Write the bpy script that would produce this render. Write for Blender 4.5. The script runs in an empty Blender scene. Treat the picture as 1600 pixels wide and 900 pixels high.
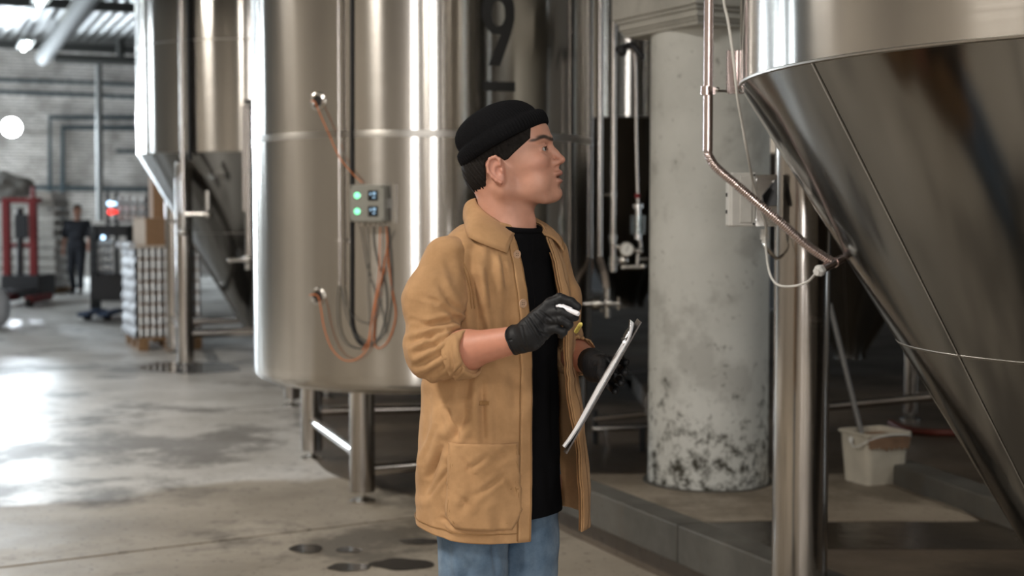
import bpy, bmesh, math, random
import numpy as np
from mathutils import Vector, noise as mnoise

random.seed(7)
scene = bpy.context.scene
COL = scene.collection
PI = math.pi
# ------------------------------------------------------------------ camera
FPX = 2222.0
CAMH = 1.51
PITCH = math.atan(110.0 / FPX)
cam_d = bpy.data.cameras.new('camera')
cam = bpy.data.objects.new('camera', cam_d)
COL.objects.link(cam)
cam_d.sensor_width = 36.0
cam_d.lens = 36.0 * FPX / 1600.0
cam.location = (0, 0, CAMH)
cam.rotation_euler = (PI / 2 - PITCH, 0, 0)
cam_d.clip_start = 0.05
cam_d.dof.use_dof = True
cam_d.dof.focus_distance = 3.3
cam_d.dof.aperture_fstop = 3.2
scene.camera = cam
# ------------------------------------------------------------------ world, view
w = bpy.data.worlds.new('world')
scene.world = w
w.use_nodes = True
w.node_tree.nodes['Background'].inputs[0].default_value = (0.75, 0.86, 1.0, 1)
w.node_tree.nodes['Background'].inputs[1].default_value = 0.5
scene.view_settings.view_transform = 'Standard'
scene.view_settings.look = 'None'
scene.view_settings.gamma = 1
scene.view_settings.use_curve_mapping = False
scene.view_settings.exposure = 0.07

# building axes: A runs across the hall, B runs down the hall
RB = math.radians(23)
AX = Vector((math.cos(RB), math.sin(RB), 0))
BX = Vector((-math.sin(RB), math.cos(RB), 0))
UP = Vector((0, 0, 1))


def H(a, b, z=0.0):
    return AX * a + BX * b + UP * z


def area(name, loc, direction, sx, sy, power, col=(1, 1, 1), spread=PI):
    d = bpy.data.lights.new(name, 'AREA')
    d.shape = 'RECTANGLE'
    d.size = sx
    d.size_y = sy
    d.energy = power
    d.color = col
    d.spread = spread
    o = bpy.data.objects.new(name, d)
    COL.objects.link(o)
    o.location = loc
    o.rotation_euler = Vector(direction).to_track_quat('-Z', 'Y').to_euler()
    return o


HALL_L, HALL_R, HALL_B, HALL_F, HALL_Z = -6.0, 13.0, -9.0, 39.0, 5.9
WARM = (1.0, 0.93, 0.84)
COOL = (0.80, 0.91, 1.0)
NEUT = (1.0, 0.97, 0.95)
# daylight in the loading door at the far left end of the aisle
area('door_daylight', H(-1.0, HALL_F - 0.15, 2.3), -BX, 2.4, 4.4, 1900, COOL)
# tall windows in the wall behind the camera
REAR_WIN = [(-5.0, 1.2), (-1.1, 0.8), (1.8, 0.4)]
for a_, w_ in REAR_WIN:
    area('rear_window_daylight', H(a_, HALL_B + 0.12, 3.0), BX, w_, 4.2, 195 * w_, NEUT)
# windows high in the left side wall
LEFT_WIN = [(22.0, 1.6), (28.0, 2.2), (34.5, 2.6)]
for b_, w_ in LEFT_WIN:
    area('side_window_daylight', H(HALL_L + 0.12, b_, 3.9), AX, w_, 1.8, (90 if b_ < 25 else 230) * w_, COOL)
area('right_window_daylight', H(HALL_R - 0.12, 2.7, 2.6), -AX, 1.2, 3.6, 50, COOL)
# ceiling strip lamps over the aisle, first two added at right as fill
LAMPS = [(6.5, 2.5), (6.0, -5.5), (-1.0, -4.0), (-2.8, 3.0), (-2.8, 11.0), (-1.2, 21.5), (2.35, 27.5), (2.6, 35.0)]
for a_, b_ in LAMPS:
    area('strip_lamp_light', H(a_, b_, HALL_Z - 0.42), -UP, 0.25, 1.5, (300 if b_ < -3 else 420) * (0.35 if a_ == 6.0 else 0.13 if a_ == 6.5 else 1) if b_ < 20 else 10, WARM)


# ------------------------------------------------------------------ projection helpers (photo pixels -> points of the place)
def ray(px, py):
    dx = (px - 800.0) / FPX
    dy = (450.0 - py) / FPX
    s, c = math.sin(PITCH), math.cos(PITCH)
    return Vector((dx, dy * s + c, dy * c - s))


def P(px, py, Y):
    r = ray(px, py)
    return Vector((0, 0, CAMH)) + r * (Y / r.y)


def PZ(px, py, z=0.0):
    r = ray(px, py)
    return Vector((0, 0, CAMH)) + r * ((z - CAMH) / r.z)


def PC(px, py, c, R):
    """point on a vertical cylinder"""
    r = ray(px, py)
    a = r.x * r.x + r.y * r.y
    b = -2 * (r.x * c[0] + r.y * c[1])
    d = c[0] ** 2 + c[1] ** 2 - R * R
    q = max(b * b - 4 * a * d, 0)
    t = (-b - math.sqrt(q)) / (2 * a)
    return Vector((0, 0, CAMH)) + r * t


def PX_np(v):
    """project n x 3 points to photo pixels"""
    s, c = math.sin(PITCH), math.cos(PITCH)
    x = v[:, 0]; y = v[:, 1]; z = v[:, 2] - CAMH
    dep = y * c - z * s
    up = y * s + z * c
    return 800 + FPX * x / dep, 450 - FPX * up / dep


# ------------------------------------------------------------------ mesh builder
class MB:
    def __init__(s):
        s.v = []; s.f = []

    def add(s, vs, fs):
        n = len(s.v)
        s.v += [tuple(p) for p in vs]
        s.f += [tuple(i + n for i in f) for f in fs]
        return s

    def box(s, c, size, ax=None):
        c = Vector(c)
        ax = ax or (Vector((1, 0, 0)), Vector((0, 1, 0)), UP)
        h = [q / 2 for q in size]
        vs = []
        for k in (-1, 1):
            for j in (-1, 1):
                for i in (-1, 1):
                    vs.append(c + ax[0] * (i * h[0]) + ax[1] * (j * h[1]) + ax[2] * (k * h[2]))
        fs = [(0, 2, 3, 1), (4, 5, 7, 6), (0, 1, 5, 4), (2, 6, 7, 3), (0, 4, 6, 2), (1, 3, 7, 5)]
        return s.add(vs, fs)

    def bbox(s, c, size, ax=None, bev=0.005):
        """box with chamfered edges"""
        c = Vector(c)
        ax = ax or (Vector((1, 0, 0)), Vector((0, 1, 0)), UP)
        bm = bmesh.new()
        bmesh.ops.create_cube(bm, size=1)
        for v in bm.verts:
            v.co = Vector((v.co.x * size[0], v.co.y * size[1], v.co.z * size[2]))
        bmesh.ops.bevel(bm, geom=list(bm.edges), offset=bev, segments=2, affect='EDGES', profile=0.5)
        bm.verts.index_update()
        vs = [c + ax[0] * v.co.x + ax[1] * v.co.y + ax[2] * v.co.z for v in bm.verts]
        fs = [tuple(v.index for v in f.verts) for f in bm.faces]
        bm.free()
        return s.add(vs, fs)

    def cyl(s, p0, p1, r0, r1=None, n=24, caps=True):
        r1 = r0 if r1 is None else r1
        return s.tube([p0, p1], [r0, r1], n, caps)

    def tube(s, path, r, n=10, caps=True, closed=False):
        path = [Vector(p) for p in path]
        m = len(path)
        rr = r if isinstance(r, (list, tuple)) else [r] * m
        vs = []; fs = []
        prev = None
        for i, p in enumerate(path):
            if closed:
                t = path[(i + 1) % m] - path[i - 1]
            else:
                t = path[min(i + 1, m - 1)] - path[max(i - 1, 0)]
            t.normalize()
            if prev is None:
                q = Vector((0, 0, 1)) if abs(t.z) < 0.9 else Vector((1, 0, 0))
                u = t.cross(q).normalized()
            else:
                u = (prev - t * prev.dot(t)).normalized()
            prev = u
            w_ = t.cross(u)
            for k in range(n):
                a = 2 * PI * k / n
                vs.append(p + (u * math.cos(a) + w_ * math.sin(a)) * rr[i])
        for i in range(m if closed else m - 1):
            j = (i + 1) % m
            for k in range(n):
                l = (k + 1) % n
                fs.append((i * n + k, i * n + l, j * n + l, j * n + k))
        if caps and not closed:
            fs.append(tuple(range(n))[::-1])
            fs.append(tuple((m - 1) * n + k for k in range(n)))
        return s.add(vs, fs)

    def lathe(s, prof, c=(0, 0, 0), n=64, axis=None, caps=False, a0=0.0, a1=2 * PI):
        """prof: list of (radius, height) around an axis"""
        c = Vector(c)
        if axis is None:
            u, v_, w_ = Vector((1, 0, 0)), Vector((0, 1, 0)), UP
        else:
            w_ = Vector(axis).normalized()
            q = UP if abs(w_.z) < 0.9 else Vector((1, 0, 0))
            u = w_.cross(q).normalized(); v_ = w_.cross(u)
        full = abs(a1 - a0 - 2 * PI) < 1e-6
        cnt = n if full else n + 1
        vs = []; fs = []
        for (r, z) in prof:
            for k in range(cnt):
                a = a0 + (a1 - a0) * k / n
                vs.append(c + u * (r * math.cos(a)) + v_ * (r * math.sin(a)) + w_ * z)
        for i in range(len(prof) - 1):
            for k in range(n):
                l = (k + 1) % cnt
                fs.append((i * cnt + k, i * cnt + l, (i + 1) * cnt + l, (i + 1) * cnt + k))
        if caps:
            fs.append(tuple(range(cnt))[::-1])
            fs.append(tuple((len(prof) - 1) * cnt + k for k in range(cnt)))
        return s.add(vs, fs)

    def ball(s, c, r, n=16, m=10, ax=None):
        rr = r if isinstance(r, (list, tuple)) else (r, r, r)
        ax = ax or (Vector((1, 0, 0)), Vector((0, 1, 0)), UP)
        c = Vector(c)
        vs = []; fs = []
        for i in range(m + 1):
            t = PI * i / m
            for k in range(n):
                a = 2 * PI * k / n
                st = max(math.sin(t), 0.001)
                vs.append(c + ax[0] * (rr[0] * st * math.cos(a)) + ax[1] * (rr[1] * st * math.sin(a)) + ax[2] * (rr[2] * math.cos(t)))
        for i in range(m):
            for k in range(n):
                l = (k + 1) % n
                fs.append((i * n + k, (i + 1) * n + k, (i + 1) * n + l, i * n + l))
        return s.add(vs, fs)

    def poly(s, pts, z0, z1):
        """prism from an outline in xy"""
        n = len(pts)
        vs = [(p[0], p[1], z0) for p in pts] + [(p[0], p[1], z1) for p in pts]
        fs = [tuple(range(n))[::-1], tuple(range(n, 2 * n))]
        fs += [(i, (i + 1) % n, n + (i + 1) % n, n + i) for i in range(n)]
        return s.add(vs, fs)

    def sheet(s, rows, thick=0.0):
        """rows of points -> quad sheet, optionally given thickness along the normals"""
        R = len(rows); C = len(rows[0])
        pts = np.array([[tuple(p) for p in r] for r in rows], float)
        if thick:
            du = np.gradient(pts, axis=1); dv = np.gradient(pts, axis=0)
            nn = np.cross(du, dv); nn /= (np.linalg.norm(nn, axis=2, keepdims=True) + 1e-12)
            b = pts - nn * thick
            vs = list(map(tuple, pts.reshape(-1, 3))) + list(map(tuple, b.reshape(-1, 3)))
        else:
            vs = list(map(tuple, pts.reshape(-1, 3)))
        fs = []
        o = R * C
        for i in range(R - 1):
            for j in range(C - 1):
                q = (i * C + j, i * C + j + 1, (i + 1) * C + j + 1, (i + 1) * C + j)
                fs.append(q)
                if thick:
                    fs.append(tuple(o + k for k in q[::-1]))
        if thick:
            for i in range(R - 1):
                for j in (0, C - 1):
                    a, b_ = i * C + j, (i + 1) * C + j
                    fs.append((a, b_, o + b_, o + a))
            for j in range(C - 1):
                for i in (0, R - 1):
                    a, b_ = i * C + j, i * C + j + 1
                    fs.append((a, b_, o + b_, o + a))
        return s.add(vs, fs)


OFF = {}


def thing(name, label, cat, loc=(0, 0, 0), group=None):
    o = bpy.data.objects.new(name, None)
    o.empty_display_size = 0.1
    COL.objects.link(o)
    o.location = loc
    o['label'] = label
    o['category'] = cat
    if group:
        o['group'] = group
    OFF[o.name] = Vector(loc)
    return o


def tag(o, label, cat, group=None):
    o['label'] = label
    o['category'] = cat
    if group:
        o['group'] = group
    return o


def build(name, mb, mat, parent=None, smooth=True, label=None, kind=None, angle=35, recalc=True):
    me = bpy.data.meshes.new(name)
    off = OFF.get(parent.name, Vector((0, 0, 0))) if parent else None
    if parent is None:
        # origin at the bottom centre of the mesh
        a = np.array(mb.v, float)
        lo = a.min(0); hi = a.max(0)
        off = Vector(((lo[0] + hi[0]) / 2, (lo[1] + hi[1]) / 2, lo[2]))
    a = np.array(mb.v, float) - np.array(off)
    me.from_pydata(a.tolist(), [], mb.f)
    if recalc:
        bm = bmesh.new(); bm.from_mesh(me)
        bmesh.ops.recalc_face_normals(bm, faces=bm.faces)
        bm.to_mesh(me); bm.free()
    if mat:
        me.materials.append(mat)
    if smooth:
        me.polygons.foreach_set('use_smooth', [True] * len(me.polygons))
        if angle:
            me.set_sharp_from_angle(angle=math.radians(angle))
    o = bpy.data.objects.new(name, me)
    COL.objects.link(o)
    if parent:
        o.parent = parent
        OFF[o.name] = off
    else:
        o.location = off
        OFF[o.name] = off
    if label: o['label'] = label
    if kind: o['kind'] = kind
    return o


def struct(name, mb, mat, parent=None, smooth=False, **k):
    return build(name, mb, mat, parent, smooth=smooth, kind='structure' if parent is None else None, **k)


def spline(pts, n=8):
    pts = [Vector(p) for p in pts]
    out = []
    m = len(pts)
    for i in range(m - 1):
        p0 = pts[max(i - 1, 0)]; p1 = pts[i]; p2 = pts[i + 1]; p3 = pts[min(i + 2, m - 1)]
        for k in range(n):
            t = k / n
            out.append(0.5 * ((2 * p1) + (p2 - p0) * t + (2 * p0 - 5 * p1 + 4 * p2 - p3) * t * t + (3 * p1 - p0 - 3 * p2 + p3) * t ** 3))
    out.append(pts[-1])
    return out


# ------------------------------------------------------------------ materials
def new_mat(name):
    m = bpy.data.materials.new(name)
    m.use_nodes = True
    nt = m.node_tree
    return m, nt, nt.nodes['Principled BSDF'], nt.nodes, nt.links


def simple(name, col, rough=0.5, metal=0.0, noise_amt=0.08, scale=20, bump=0.0, bscale=60, sheen=0.0, trans=0.0, emis=None, estr=0.0, spec=0.5):
    m, nt, b, N, L = new_mat(name)
    b.inputs['Roughness'].default_value = rough
    b.inputs['Metallic'].default_value = metal
    b.inputs['Specular IOR Level'].default_value = spec
    tc = N.new('ShaderNodeTexCoord')
    nz = N.new('ShaderNodeTexNoise'); nz.inputs['Scale'].default_value = scale; nz.inputs['Detail'].default_value = 5
    L.new(tc.outputs['Object'], nz.inputs['Vector'])
    mr = N.new('ShaderNodeMapRange'); mr.inputs['To Min'].default_value = 1 - noise_amt * 2; mr.inputs['To Max'].default_value = 1 + noise_amt * 2
    L.new(nz.outputs['Fac'], mr.inputs['Value'])
    mx = N.new('ShaderNodeVectorMath'); mx.operation = 'SCALE'
    mx.inputs[0].default_value = col
    L.new(mr.outputs[0], mx.inputs['Scale'])
    L.new(mx.outputs[0], b.inputs['Base Color'])
    if bump:
        n2 = N.new('ShaderNodeTexNoise'); n2.inputs['Scale'].default_value = bscale; n2.inputs['Detail'].default_value = 4
        L.new(tc.outputs['Object'], n2.inputs['Vector'])
        bp = N.new('ShaderNodeBump'); bp.inputs['Strength'].default_value = bump; bp.inputs['Distance'].default_value = 0.002
        L.new(n2.outputs['Fac'], bp.inputs['Height']); L.new(bp.outputs[0], b.inputs['Normal'])
    if sheen:
        b.inputs['Sheen Weight'].default_value = sheen
    if trans:
        b.inputs['Transmission Weight'].default_value = trans
    if emis:
        b.inputs['Emission Color'].default_value = (*emis, 1)
        b.inputs['Emission Strength'].default_value = estr
    return m


def steel(name, col=(0.535, 0.51, 0.475), rough=0.17, aniso=0.95, rot=0.0, var=0.03, streak=(1, 1, 60), mirror_axis=True, dirt=0.0):
    m, nt, b, N, L = new_mat(name)
    b.inputs['Metallic'].default_value = 1.0
    b.inputs['Anisotropic'].default_value = aniso
    b.inputs['Anisotropic Rotation'].default_value = rot
    tg = N.new('ShaderNodeTangent'); tg.direction_type = 'RADIAL'; tg.axis = 'Z'
    L.new(tg.outputs[0], b.inputs['Tangent'])
    tc = N.new('ShaderNodeTexCoord')
    mp = N.new('ShaderNodeMapping'); mp.inputs['Scale'].default_value = streak
    L.new(tc.outputs['Object'], mp.inputs['Vector'])
    nz = N.new('ShaderNodeTexNoise'); nz.inputs['Scale'].default_value = 3; nz.inputs['Detail'].default_value = 6
    L.new(mp.outputs[0], nz.inputs['Vector'])
    mr = N.new('ShaderNodeMapRange'); mr.inputs['To Min'].default_value = rough - var; mr.inputs['To Max'].default_value = rough + var
    L.new(nz.outputs['Fac'], mr.inputs['Value']); L.new(mr.outputs[0], b.inputs['Roughness'])
    n2 = N.new('ShaderNodeTexNoise'); n2.inputs['Scale'].default_value = 1.6; n2.inputs['Detail'].default_value = 8
    L.new(tc.outputs['Object'], n2.inputs['Vector'])
    mr2 = N.new('ShaderNodeMapRange'); mr2.inputs['To Min'].default_value = 0.90 - dirt; mr2.inputs['To Max'].default_value = 1.06
    L.new(n2.outputs['Fac'], mr2.inputs['Value'])
    sc = N.new('ShaderNodeVectorMath'); sc.operation = 'SCALE'; sc.inputs[0].default_value = col
    L.new(mr2.outputs[0], sc.inputs['Scale']); L.new(sc.outputs[0], b.inputs['Base Color'])
    return m


def concrete(name, c1, c2, rough0, rough1, stain=(0.085, 0.073, 0.058), stain_amt=0.72, scale=1.2, bump=0.25, moss=False, world=True, wetline=None, spec=0.5, chip=0.62):
    m, nt, b, N, L = new_mat(name)
    geo = N.new('ShaderNodeNewGeometry')
    src = geo.outputs['Position']
    n1 = N.new('ShaderNodeTexNoise'); n1.inputs['Scale'].default_value = scale; n1.inputs['Detail'].default_value = 9; n1.inputs['Roughness'].default_value = 0.6
    L.new(src, n1.inputs['Vector'])
    cr = N.new('ShaderNodeValToRGB')
    cr.color_ramp.elements[0].position = 0.35; cr.color_ramp.elements[0].color = (*c1, 1)
    cr.color_ramp.elements[1].position = 0.65; cr.color_ramp.elements[1].color = (*c2, 1)
    L.new(n1.outputs['Fac'], cr.inputs[0])
    n2 = N.new('ShaderNodeTexNoise'); n2.inputs['Scale'].default_value = scale * 0.7; n2.inputs['Detail'].default_value = 10; n2.inputs['Roughness'].default_value = 0.68
    mp = N.new('ShaderNodeMapping'); mp.inputs['Location'].default_value = (13.1, 4.2, 2.0)
    L.new(src, mp.inputs['Vector']); L.new(mp.outputs[0], n2.inputs['Vector'])
    r2 = N.new('ShaderNodeValToRGB'); r2.color_ramp.elements[0].position = 0.52; r2.color_ramp.elements[1].position = 0.60
    L.new(n2.outputs['Fac'], r2.inputs[0])
    mm = N.new('ShaderNodeMath'); mm.operation = 'MULTIPLY'; mm.inputs[1].default_value = stain_amt
    L.new(r2.outputs[0], mm.inputs[0])
    mx = N.new('ShaderNodeMix'); mx.data_type = 'RGBA'
    L.new(mm.outputs[0], mx.inputs['Factor']); L.new(cr.outputs[0], mx.inputs['A']); mx.inputs['B'].default_value = (*stain, 1)
    col = mx.outputs['Result']
    # speckles and chips
    n3 = N.new('ShaderNodeTexNoise'); n3.inputs['Scale'].default_value = 28; n3.inputs['Detail'].default_value = 4
    L.new(src, n3.inputs['Vector'])
    r3 = N.new('ShaderNodeValToRGB'); r3.color_ramp.elements[0].position = chip; r3.color_ramp.elements[1].position = chip + 0.05
    L.new(n3.outputs['Fac'], r3.inputs[0])
    mx3 = N.new('ShaderNodeMix'); mx3.data_type = 'RGBA'
    m3 = N.new('ShaderNodeMath'); m3.operation = 'MULTIPLY'; m3.inputs[1].default_value = 0.55
    L.new(r3.outputs[0], m3.inputs[0]); L.new(m3.outputs[0], mx3.inputs['Factor'])
    L.new(col, mx3.inputs['A']); mx3.inputs['B'].default_value = (stain[0] * 0.8, stain[1] * 0.8, stain[2] * 0.8, 1)
    col = mx3.outputs['Result']
    rr = N.new('ShaderNodeMapRange'); rr.inputs['To Min'].default_value = rough0; rr.inputs['To Max'].default_value = rough1
    rr.inputs['From Min'].default_value = 0.3; rr.inputs['From Max'].default_value = 0.7
    L.new(n2.outputs['Fac'], rr.inputs['Value'])
    rough = rr.outputs[0]
    sep = N.new('ShaderNodeSeparateXYZ'); L.new(src, sep.inputs[0])
    if wetline:
        # bare damp concrete on the near side of a line, worn pale coating beyond it
        (x0, y0), (dx, dy), ncol, nrough = wetline
        v = N.new('ShaderNodeMath'); v.operation = 'MULTIPLY'; v.inputs[1].default_value = dx; L.new(sep.outputs['X'], v.inputs[0])
        v2 = N.new('ShaderNodeMath'); v2.operation = 'MULTIPLY_ADD'; v2.inputs[1].default_value = dy; L.new(sep.outputs['Y'], v2.inputs[0]); L.new(v.outputs[0], v2.inputs[2])
        n4 = N.new('ShaderNodeTexNoise'); n4.inputs['Scale'].default_value = 0.9; n4.inputs['Detail'].default_value = 7
        L.new(src, n4.inputs['Vector'])
        v3 = N.new('ShaderNodeMath'); v3.operation = 'MULTIPLY_ADD'; v3.inputs[1].default_value = 0.9; L.new(n4.outputs['Fac'], v3.inputs[0]); L.new(v2.outputs[0], v3.inputs[2])
        base = x0 * dx + y0 * dy + 0.45
        st = N.new('ShaderNodeMapRange'); st.inputs['From Min'].default_value = base - 0.06; st.inputs['From Max'].default_value = base + 0.06
        L.new(v3.outputs[0], st.inputs['Value'])
        mx4 = N.new('ShaderNodeMix'); mx4.data_type = 'RGBA'; L.new(st.outputs[0], mx4.inputs['Factor'])
        tn = N.new('ShaderNodeMix'); tn.data_type = 'RGBA'; tn.blend_type = 'MULTIPLY'; tn.inputs['Factor'].default_value = 1
        L.new(col, tn.inputs['A']); tn.inputs['B'].default_value = (*ncol, 1)
        L.new(tn.outputs['Result'], mx4.inputs['A']); L.new(col, mx4.inputs['B'])
        col = mx4.outputs['Result']
        mr4 = N.new('ShaderNodeMix'); L.new(st.outputs[0], mr4.inputs['Factor'])
        ra = N.new('ShaderNodeMath'); ra.operation = 'ADD'; ra.inputs[1].default_value = nrough; L.new(rough, ra.inputs[0])
        L.new(ra.outputs[0], mr4.inputs['A']); L.new(rough, mr4.inputs['B'])
        rough = mr4.outputs['Result']
    if moss:
        n5 = N.new('ShaderNodeTexNoise'); n5.inputs['Scale'].default_value = 17; n5.inputs['Detail'].default_value = 9; n5.inputs['Roughness'].default_value = 0.7
        L.new(src, n5.inputs['Vector'])
        zr = N.new('ShaderNodeMapRange'); zr.inputs['From Min'].default_value = 0.15; zr.inputs['From Max'].default_value = 0.95
        zr.inputs['To Min'].default_value = 0.155; zr.inputs['To Max'].default_value = -0.05
        L.new(sep.outputs['Z'], zr.inputs['Value'])
        ad = N.new('ShaderNodeMath'); ad.operation = 'ADD'; L.new(n5.outputs['Fac'], ad.inputs[0]); L.new(zr.outputs[0], ad.inputs[1])
        r5 = N.new('ShaderNodeValToRGB'); r5.color_ramp.elements[0].position = 0.57; r5.color_ramp.elements[1].position = 0.74
        L.new(ad.outputs[0], r5.inputs[0])
        mx5 = N.new('ShaderNodeMix'); mx5.data_type = 'RGBA'; L.new(r5.outputs[0], mx5.inputs['Factor'])
        L.new(col, mx5.inputs['A']); mx5.inputs['B'].default_value = (0.045, 0.042, 0.028, 1)
        col = mx5.outputs['Result']
    L.new(col, b.inputs['Base Color']); L.new(rough, b.inputs['Roughness'])
    b.inputs['Specular IOR Level'].default_value = spec
    n6 = N.new('ShaderNodeTexNoise'); n6.inputs['Scale'].default_value = 9; n6.inputs['Detail'].default_value = 8
    L.new(src, n6.inputs['Vector'])
    bp = N.new('ShaderNodeBump'); bp.inputs['Strength'].default_value = bump; bp.inputs['Distance'].default_value = 0.006
    L.new(n6.outputs['Fac'], bp.inputs['Height']); L.new(bp.outputs[0], b.inputs['Normal'])
    return m


def fabric(name, col, col2=None, weave=900, bump=0.3, nscale=5, rough=0.95, sheen=0.1, var=0.12, spec=0.2):
    m, nt, b, N, L = new_mat(name)
    b.inputs['Roughness'].default_value = rough
    b.inputs['Specular IOR Level'].default_value = spec
    b.inputs['Sheen Weight'].default_value = sheen
    tc = N.new('ShaderNodeTexCoord')
    nz = N.new('ShaderNodeTexNoise'); nz.inputs['Scale'].default_value = nscale; nz.inputs['Detail'].default_value = 6; nz.inputs['Roughness'].default_value = 0.65
    L.new(tc.outputs['Object'], nz.inputs['Vector'])
    cr = N.new('ShaderNodeValToRGB')
    c2 = col2 or tuple(min(1, c * (1 + var * 2)) for c in col)
    c1 = tuple(c * (1 - var) for c in col)
    cr.color_ramp.elements[0].position = 0.3; cr.color_ramp.elements[0].color = (*c1, 1)
    cr.color_ramp.elements[1].position = 0.7; cr.color_ramp.elements[1].color = (*c2, 1)
    L.new(nz.outputs['Fac'], cr.inputs[0]); L.new(cr.outputs[0], b.inputs['Base Color'])
    wv = N.new('ShaderNodeTexWave'); wv.inputs['Scale'].default_value = weave / 6; wv.inputs['Distortion'].default_value = 0.6
    wv.bands_direction = 'DIAGONAL'
    L.new(tc.outputs['Object'], wv.inputs['Vector'])
    bp = N.new('ShaderNodeBump'); bp.inputs['Strength'].default_value = bump; bp.inputs['Distance'].default_value = 0.0011
    n7 = N.new('ShaderNodeTexNoise'); n7.inputs['Scale'].default_value = 45; n7.inputs['Detail'].default_value = 4
    L.new(tc.outputs['Object'], n7.inputs['Vector'])
    ad = N.new('ShaderNodeMath'); ad.operation = 'MULTIPLY_ADD'; ad.inputs[1].default_value = 4.0
    L.new(n7.outputs['Fac'], ad.inputs[0]); L.new(wv.outputs['Fac'], ad.inputs[2])
    L.new(ad.outputs[0], bp.inputs['Height']); L.new(bp.outputs[0], b.inputs['Normal'])
    return m


M = {}
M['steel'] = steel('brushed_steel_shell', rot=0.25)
M['steel_cone'] = steel('brushed_steel_cone', col=(0.255, 0.25, 0.238), rough=0.14, var=0.012, aniso=0.5, rot=0.25)  # same steel as the shell, darkened: the cone's shade is in the colour
M['steel_pipe'] = steel('polished_steel_pipe', col=(0.62, 0.58, 0.55), rough=0.18, aniso=0.3, var=0.03)
M['steel_leg'] = steel('steel_leg', col=(0.45, 0.42, 0.39), rough=0.17, aniso=0.5)
M['weld'] = steel('weld_bead', col=(0.40, 0.38, 0.35), rough=0.4, aniso=0.0)
M['conduit'] = steel('pink_tinted_conduit', col=(0.66, 0.55, 0.53), rough=0.22, aniso=0.3)
M['fitting'] = steel('steel_fitting', col=(0.62, 0.60, 0.57), rough=0.22, aniso=0.0)
M['chrome'] = simple('chrome', (0.8, 0.8, 0.8), 0.15, 1.0)
M['black'] = simple('black_plastic', (0.012, 0.012, 0.013), 0.5)
M['vinyl'] = simple('black_vinyl', (0.008, 0.008, 0.008), 0.55)
M['white_plastic'] = simple('white_plastic', (0.72, 0.72, 0.70), 0.45)
M['grey_box'] = simple('grey_enclosure', (0.55, 0.545, 0.52), 0.5)
M['ctrl'] = simple('control_housing', (0.30, 0.295, 0.26), 0.5)
M['lamp_green'] = simple('green_indicator', (0.1, 0.7, 0.35), 0.3, emis=(0.25, 1.0, 0.5), estr=1.6)
M['lcd'] = simple('display_glass', (0.01, 0.012, 0.016), 0.12)
M['lcd_on'] = simple('display_digits', (0.3, 0.5, 0.7), 0.3, emis=(0.45, 0.7, 0.95), estr=0.8)
M['orange'] = simple('orange_cable', (0.62, 0.19, 0.06), 0.5)
M['greycable'] = simple('grey_cable', (0.10, 0.10, 0.095), 0.5)
M['whitecable'] = simple('white_cable', (0.62, 0.61, 0.58), 0.5)
M['red'] = simple('red_paint', (0.22, 0.012, 0.014), 0.45)
M['darkred'] = simple('red_hose_rubber', (0.16, 0.03, 0.018), 0.5)
M['cardboard'] = simple('cardboard', (0.36, 0.22, 0.125), 0.85, bump=0.2)
M['boxend'] = simple('pale_cardboard', (0.62, 0.55, 0.48), 0.8)
M['tape'] = simple('white_tape', (0.75, 0.72, 0.68), 0.5)
M['wood'] = simple('pallet_wood', (0.25, 0.15, 0.075), 0.85, noise_amt=0.2, scale=14, bump=0.4)
M['can'] = simple('can_metal', (0.62, 0.64, 0.66), 0.28, 1.0)
M['film'] = simple('wrap_film', (0.50, 0.53, 0.58), 0.6, spec=0.1)
M['darkmetal'] = simple('dark_metal', (0.035, 0.036, 0.04), 0.5, 0.3)
M['duct'] = simple('galvanised_duct', (0.06, 0.06, 0.057), 0.75, 0.0, spec=0.15)
M['teal_pipe'] = simple('dark_teal_pipe', (0.035, 0.055, 0.065), 0.5)
M['bucket'] = simple('dirty_white_bucket', (0.52, 0.48, 0.40), 0.5, noise_amt=0.16, scale=9)
M['bucket_in'] = simple('bucket_residue', (0.25, 0.15, 0.09), 0.7, noise_amt=0.3, scale=16)
M['paper'] = simple('paper', (0.80, 0.82, 0.86), 0.8, noise_amt=0.01)
M['board'] = simple('clipboard_hardboard', (0.055, 0.045, 0.04), 0.4)
M['pen'] = simple('pen_white', (0.85, 0.84, 0.88), 0.25, noise_amt=0.01)
M['yellow'] = simple('yellow_plastic', (0.75, 0.62, 0.16), 0.45)
M['glass'] = simple('sight_glass', (0.9, 0.95, 0.95), 0.05, trans=1.0)
M['gauge_face'] = simple('gauge_face', (0.75, 0.75, 0.72), 0.5)
M['redled'] = simple('red_lamp', (0.8, 0.05, 0.03), 0.4, emis=(1.0, 0.03, 0.02), estr=2.5)
M['blueled'] = simple('blue_lamp', (0.3, 0.5, 0.9), 0.4, emis=(0.5, 0.75, 1.0), estr=4)
M['flood'] = simple('floodlight_glass', (1, 1, 1), 0.3, emis=(0.9, 0.95, 1.0), estr=60)
M['tube'] = simple('strip_lamp_glow', (1, 1, 1), 0.3, emis=(0.85, 1.0, 0.95), estr=14)
M['sackcloth'] = simple('grey_sack', (0.16, 0.15, 0.135), 0.9, noise_amt=0.25, scale=6, bump=0.5)
M['floor'] = concrete('worn_concrete_floor', (0.46, 0.44, 0.405), (0.72, 0.705, 0.68), 0.27, 0.50, wetline=((-1.95, 7.75), (-0.38, 0.925), (0.54, 0.485, 0.41), 0.14), bump=0.35)
M['floor_edge'] = simple('joint_filler', (0.035, 0.032, 0.028), 0.8)
M['platform'] = concrete('plinth_concrete', (0.060, 0.043, 0.028), (0.115, 0.088, 0.062), 0.30, 0.6, stain=(0.04, 0.03, 0.02), stain_amt=0.7, bump=0.5)
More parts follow.
